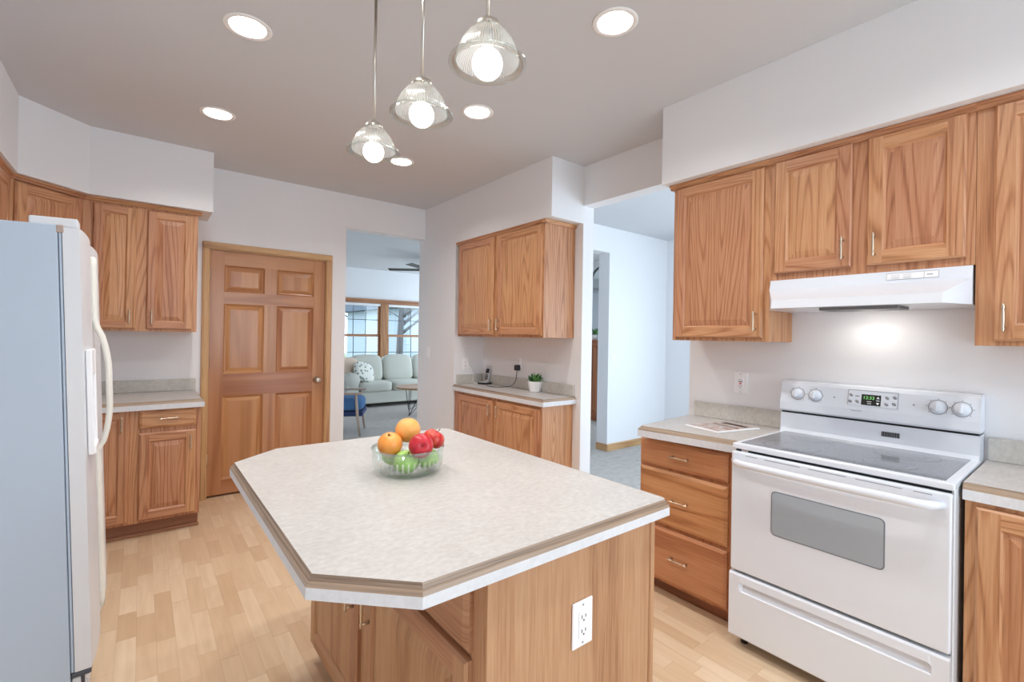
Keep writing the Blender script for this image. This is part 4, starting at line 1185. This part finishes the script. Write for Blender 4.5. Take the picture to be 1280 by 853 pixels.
def adapter():
    r = thing('power_adapter', (XR-.008, 3.372, 1.115), 'black plug in power adapter with cord on the niche outlet', 'power adapter')
    b = MB(); b.box(XR-.050, XR-.009, 3.352, 3.398, 1.078, 1.128, bevel=.006, seg=2); b.build('plug_body', 'black', r)
    b = MB(); pts = [(XR-.035, 3.372, 1.086), (XR-.036, 3.372, 1.05), (XR-.045, 3.375, .99), (XR-.07, 3.40, .94), (XR-.11, 3.46, .9215), (XR-.16, 3.54, .9180), (XR-.17, 3.64, .9180), (XR-.12, 3.73, .9180), (XR-.075, 3.79, .9195)]
    P = []
    for i in range(len(pts)-1):
        for k in range(5):
            s_ = k/5; p0_, p1_, p2_, p3_ = [Vector(pts[max(0, min(len(pts)-1, i+d))]) for d in (-1, 0, 1, 2)]
            P.append(.5*((2*p1_)+(p2_-p0_)*s_+(2*p0_-5*p1_+4*p2_-p3_)*s_*s_+(3*p1_-p0_-3*p2_+p3_)*s_**3))
    P.append(Vector(pts[-1])); b.tube(P, .003, 6); b.build('cord', 'slot', r)
adapter()
def jack_cord():
    b = MB(); b.tube([(2.575, 3.962, 1.095), (2.60, 3.955, 1.05), (2.61, 3.94, 1.0), (2.61, 3.935, .93), (2.62, 3.92, .9185), (2.65, 3.88, .9180)], .0026, 6)
    o = b.build_at('phone_cord', 'white_plastic', (2.61, 3.94, .917)); tag(o, 'thin white phone cord hanging from the side wall jack', 'cord')
jack_cord()
def succulent():
    r = thing('potted_succulent', (2.68, 3.075, .9145), 'small green succulent in a white pot on the niche counter', 'potted plant')
    x, y, z = 2.68, 3.075, .9145
    b = MB(); b.lathe([(0, 0), (.042, 0), (.048, .004), (.064, .078), (.065, .088), (.060, .092), (.056, .088), (.054, .080), (0, .078)], (x, y, z), 8, smooth=False)
    b.build('pot', 'pot', r)
    b = MB(); b.lathe([(0, .079), (.055, .080), (0, .086)], (x, y, z), 16, close=False); b.build('soil', 'soil', r)
    rnd = random.Random(3)
    for ring, (nn, tilt, L_) in enumerate(((6, 62, .066), (6, 40, .072), (5, 18, .072))):
        for i in range(nn):
            a = 2*math.pi*(i+.5*ring)/nn+rnd.uniform(-.2, .2); t = R(tilt+rnd.uniform(-6, 6))
            d = Vector((math.sin(t)*math.cos(a), math.sin(t)*math.sin(a), math.cos(t)))
            p = Vector((x, y, z+.082))+Vector((math.cos(a), math.sin(a), 0))*.008
            b = MB(); b.tube([p, p+d*L_*.3, p+d*L_*.62+Z*.003, p+d*L_*.86+Z*.007, p+d*L_+Z*.011], [.006, .0095, .010, .006, .0008], 8)
            b.build('leaf', 'leaf' if (i+ring) % 3 else 'leaf_dark', r)
succulent()

# ------------------------------------------------------------------ living room things
def sofa():
    r = thing('sofa', (4.2, 9.05, 0), 'pale grey green three seat sofa under the living room window', 'sofa')
    x0, x1, yf = 2.93, 5.45, 8.60
    b = MB(); b.box(x0+.03, x1-.03, yf+.02, 9.48, .075, .30, bevel=.02, seg=3, smooth=False); b.build('frame', 'sofa', r)
    b = MB(); b.box(x0+.03, x1-.03, 9.28, 9.50, .28, .84, bevel=.04, seg=3); b.build('back_frame', 'sofa', r)
    for (xa, xb) in ((x0, x0+.27), (x1-.27, x1)):
        b = MB(); b.box(xa+.02, xb-.02, yf+.01, 9.45, .075, .54, bevel=.02, seg=2)
        b.tube([((xa+xb)/2, yf, .53), ((xa+xb)/2, yf+.02, .53), ((xa+xb)/2, 9.45, .53)], [.12, .135, .135], 20); b.build('arm', 'sofa', r)
    n = 3; W_ = (x1-x0-.54)/n
    for i in range(n):
        xa = x0+.27+W_*i
        b = MB(); b.pillow((xa+W_/2, yf+.36, .385), (W_-.004, .76, .20), 7); b.build('seat_cushion', 'sofa', r)
        b = MB(); m = Matrix.Rotation(R(-14), 4, 'X'); b.pillow((xa+W_/2, 9.20, .70), (W_-.01, .24, .56), 4.5, m); b.build('back_cushion', 'sofa', r)
    for xx in (x0+.10, x1-.10):
        for yy_ in (yf+.08, 9.40):
            b = MB(); b.tube([(xx, yy_, 0), (xx, yy_, .08)], [.02, .028], 10); b.build('leg', 'walnut', r)
sofa()
b = MB(); b.pillow((0, 0, 0), (.44, .16, .42), 3.2, Matrix.Rotation(R(-18), 4, 'X')); o = b.build('throw_pillow', 'beige'); o.location = (3.13, 8.98, .735); o.rotation_euler = (0, 0, R(25))
tag(o, 'beige throw pillow leaning in the left sofa corner', 'pillow', 'throw pillows on the sofa')
b = MB(); b.pillow((0, 0, 0), (.44, .15, .40), 3.4, Matrix.Rotation(R(-28), 4, 'X')); o = b.build('throw_pillow', 'pattern'); o.location = (3.34, 8.80, .665); o.rotation_euler = (0, R(14), R(20))
tag(o, 'white and green patterned throw pillow in front of the beige one', 'pillow', 'throw pillows on the sofa')
def coffee_table():
    cx, cy = 3.93, 7.62
    r = thing('coffee_table', (cx, cy, 0), 'round wood coffee table on black wire legs before the sofa', 'table')
    b = MB(); b.lathe([(0, .445), (.41, .445), (.425, .452), (.425, .470), (.415, .476), (0, .476)], (cx, cy, 0), 40, smooth=False); b.build('table_top', 'walnut', r)
    for k in range(3):
        a = R(215+120*k); c, s_ = math.cos(a), math.sin(a)
        foot = Vector((cx+.40*c, cy+.40*s_, .006)); tp = Vector((cx+.36*c, cy+.36*s_, .446)); side = Vector((-s_, c, 0))
        b = MB(); b.tube([tp+side*.01, foot], .006, 6); b.tube([foot, tp+side*.16-Vector((c, s_, 0))*.12], .006, 6); b.tube([foot, Vector((cx, cy, .16))], .005, 6)
        b.build('leg', 'wire', r)
    b = MB(); b.tube([(cx, cy, .16), (cx, cy, .446)], .005, 6); b.build('brace', 'wire', r)
coffee_table()
def armchair():
    r = thing('armchair', (2.259, 6.65, 0), 'blue armchair with pale wood frame in the living room', 'chair')
    r.rotation_euler = (0, 0, R(-116.6))
    # local frame: +y is the way the chair faces, right side at x = .30
    def B(mb, n_, mt): return mb.build(n_, mt, r, local=True)
    for sx in (-1, 1):
        b = MB(); b.tube([(sx*.30, -.28, 0), (sx*.29, -.20, .30), (sx*.29, -.17, .57)], [.014, .022, .020], 10); B(b, 'leg', 'ash')
        b = MB(); b.tube([(sx*.30, .24, 0), (sx*.29, .20, .30), (sx*.29, .18, .57)], [.014, .020, .018], 10); B(b, 'leg', 'ash')
        b = MB(); b.box(sx*.29-.035, sx*.29+.035, -.30, .26, .565, .595, grain='y', bevel=.010, seg=3); B(b, 'armrest', 'ash')
    b = MB(); b.pillow((0, -.01, .42), (.54, .56, .19), 4.5); B(b, 'seat', 'blue')
    b = MB(); b.box(-.27, .27, -.24, .27, .27, .33, grain='x', bevel=.008); B(b, 'seat_rail', 'navy')
    b = MB(); b.pillow((0, -.30, .66), (.52, .16, .52), 4, Matrix.Rotation(R(12), 4, 'X')); B(b, 'backrest', 'blue')
armchair()
def ceiling_fan():
    cx, cy, cz = 4.02, 7.5, 2.55
    r = thing('ceiling_fan', (cx, cy, ZT), 'dark ceiling fan hanging in the living room', 'ceiling fan')
    b = MB(); b.lathe([(0, 0), (.07, 0), (.06, -.04), (.02, -.06), (0, -.06)], (cx, cy, ZT), 24); b.build('ceiling_plate', 'black', r)
    b = MB(); b.tube([(cx, cy, ZT-.05), (cx, cy, cz+.06)], .012, 10); b.build('rod', 'black', r)
    b = MB(); b.lathe([(0, .07), (.06, .07), (.10, .04), (.11, -.02), (.08, -.05), (0, -.05)], (cx, cy, cz), 24); b.build('motor', 'black', r)
    b = MB(); b.lathe([(0, -.13), (.05, -.12), (.09, -.09), (.10, -.05), (0, -.05)], (cx, cy, cz), 24); b.build('lamp_bowl', 'baffle', r)
    for k in range(5):
        a = R(142+72*k); m = Matrix.Translation((cx, cy, cz)) @ Matrix.Rotation(a, 4, 'Z') @ Matrix.Rotation(R(9), 4, 'X')
        b = MB(); b.box(.09, .20, -.02, .02, -.004, .004, m=m, bevel=.002); b.box(.18, .74, -.065, .065, -.004, .004, m=m, bevel=.003); b.build('blade', 'black', r)
ceiling_fan()
# far room slit: chest with plant and arched mirror
def chest():
    r = thing('wooden_chest', (6.14, 5.42, 0), 'tall reddish wood chest glimpsed through the far doorway', 'chest')
    b = MB(); b.box(5.96, 6.345, 5.05, 5.80, .06, 1.33, bevel=.004); b.box(5.99, 6.345, 5.08, 5.77, 0, .062); b.build('body', 'cabinet_wood', r)
    b = MB(); b.box(5.94, 6.345, 5.03, 5.82, 1.33, 1.355, grain='y', bevel=.005); b.build('chest_top', 'cabinet_wood', r)
    for k in range(2):
        d = MB(); panel_front(d, (5.96, 5.79-k*.37, .09), UW, NW, .36, 1.22); dd = d.build('door', 'cabinet_wood', r); pull(dd, (5.94, 5.46-k*.07, .75), NW, Z)
chest()
def shelf_plant():
    x, y, z = 6.02, 5.40, 1.3555
    r = thing('potted_plant', (x, y, z), 'tiny leafy plant in a white cup on the wooden chest', 'potted plant')
    b = MB(); b.lathe([(0, 0), (.035, 0), (.045, .09), (.040, .09), (.036, .08), (0, .08)], (x, y, z), 18); b.build('pot', 'pot', r)
    rnd = random.Random(5); 
    for i in range(16):
        a = rnd.uniform(0, 6.28); t = R(rnd.uniform(10, 80)); d = Vector((math.sin(t)*math.cos(a), math.sin(t)*math.sin(a), math.cos(t))); L_ = rnd.uniform(.08, .16)
        p = Vector((x, y, z+.085)); b = MB(); b.tube([p, p+d*L_*.5, p+d*L_*.8, p+d*L_], [.003, .016, .014, .001], 6); b.build('leaf', 'leaf' if i % 2 else 'leaf_dark', r)
shelf_plant()
def arched_mirror():
    r = thing('arched_mirror', (6.33, 5.35, 1.356), 'tall arched grey mirror above the wooden chest', 'mirror')
    xx = 6.325; yc, hw, z0, zc_ = 5.52, .24, 1.3565, 2.40
    path = [(xx, yc-hw, z0), (xx, yc-hw, zc_)]+[(xx, yc-hw*math.cos(R(a)), zc_+hw*math.sin(R(a))) for a in range(12, 180, 12)]+[(xx, yc+hw, zc_), (xx, yc+hw, z0)]
    b = MB(); b.tube(path, .018, 8); b.build('frame', 'mirror_frame', r)
    t = bmesh.new(); t.faces.new([t.verts.new((p[0]+.004, p[1], p[2])) for p in path]); ret = bmesh.ops.extrude_face_region(t, geom=t.faces[:]); bmesh.ops.translate(t, verts=[v for v in ret['geom'] if isinstance(v, bmesh.types.BMVert)], vec=(.006, 0, 0)); bmesh.ops.recalc_face_normals(t, faces=t.faces[:])
    b = MB(); b.add(t); b.build('glass', 'mirror', r)
arched_mirror()

# ------------------------------------------------------------------ outside the living room window
b = MB(); b.box(-12, 25, 9.9, 45, -.6, -.45); tag(b.build('ground', 'lawn'), 'dry lawn outside the window', 'lawn', None, 'structure')
def neighbour(x0, x1, y0, y1, h, label, garage):
    r = thing('house', ((x0+x1)/2, (y0+y1)/2, -.45), label, 'house')
    b = MB(); n = int((h+.45)/.16)
    for i in range(n):
        z0 = -.45+i*.16; prof = [(y0, z0), (y0-.03, z0), (y0-.008, z0+.16), (y0, z0+.16)]; b.extrude(prof, 'x', x0, x1)
    b.box(x0, x1, y0, y1, -.45, -.45+n*.16); b.build('wall', 'siding', r)
    b = MB(); zt = -.45+n*.16; b.extrude([(y0-.5, zt), ((y0+y1)/2, zt+1.6), (y1+.5, zt), (y1+.5, zt-.12), (y0-.5, zt-.12)], 'x', x0-.4, x1+.4); b.build('roof', 'roofing', r)
    for (xa, xb, za, zb) in garage:
        f = MB(); f.box(xa-.06, xb+.06, y0-.06, y0, za-.06, zb+.06); fo = f.build('window_frame', 'white_plastic', r)
        p = MB(); p.box(xa, xb, y0-.065, y0-.05, za, zb); p.build('window_glass', 'blueglass', fo)
neighbour(8.2, 16.5, 18.0, 24, 2.7, 'white sided house seen through the right window', [(10.0, 10.5, .9, 1.7)])
neighbour(-2, 9.4, 30, 38, 2.6, 'white sided house farther off seen through the left window', [(8.0, 8.8, .4, 1.6)])
def tree(x, y, h, seed, label):
    rnd = random.Random(seed); r = thing('bare_tree', (x, y, -.45), label, 'tree', 'bare trees outside')
    b = MB(); b.tube([(x, y, -.45), (x+.05, y, h*.3), (x+.12, y, h*.6), (x+.1, y, h)], [.13, .11, .07, .02], 8); b.build('trunk', 'bark', r)
    b = MB()
    def br(p, d, L_, rad, lv):
        q = p+d*L_*.5+Vector((rnd.uniform(-.1, .1), rnd.uniform(-.1, .1), .05))*L_; e = p+d*L_+Z*.1*L_
        b.tube([p, q, e], [rad, rad*.75, rad*.45], 5)
        if lv:
            for _ in range(3):
                nd = (d+Vector((rnd.uniform(-.9, .9), rnd.uniform(-.9, .9), rnd.uniform(-.2, .6)))).normalized(); br(p+d*L_*rnd.uniform(.45, 1), nd, L_*.62, rad*.5, lv-1)
    for i in range(9):
        z = h*rnd.uniform(.25, .95); a = rnd.uniform(0, 6.28); d = Vector((math.cos(a), math.sin(a), .6)).normalized(); br(Vector((x+.08, y, z)), d, h*.32, .06, 2)
    b.build('branches', 'bark', r, merge=False)
tree(6.75, 14.7, 5.0, 2, 'bare grey tree outside near the window mullion')
tree(9.8, 27, 7.0, 5, 'bare tree farther back behind the left window')
def bush(x, y, s_, label):
    rnd = random.Random(int(x*10)); b = MB()
    for i in range(160):
        a = rnd.uniform(0, 6.28); t = R(rnd.uniform(0, 85)); d = Vector((math.sin(t)*math.cos(a), math.sin(t)*math.sin(a), math.cos(t)))
        q = Vector((x, y, -.45))+Vector((d.x*s_*.55, d.y*s_*.55, d.z*s_*.8)); e = q+Vector((rnd.uniform(-.2, .2), rnd.uniform(-.2, .2), rnd.uniform(.05, .25)))
        b.tube([(x, y, -.45), q, e], [.02, .012, .004], 4); b.pillow(e, (.16, .16, .12), 2)
    o = b.build_at('shrub', 'bush', (x, y, -.45)); tag(o, label, 'shrub')
bush(5.0, 12.2, 1.1, 'twiggy grey shrub outside under the left window')
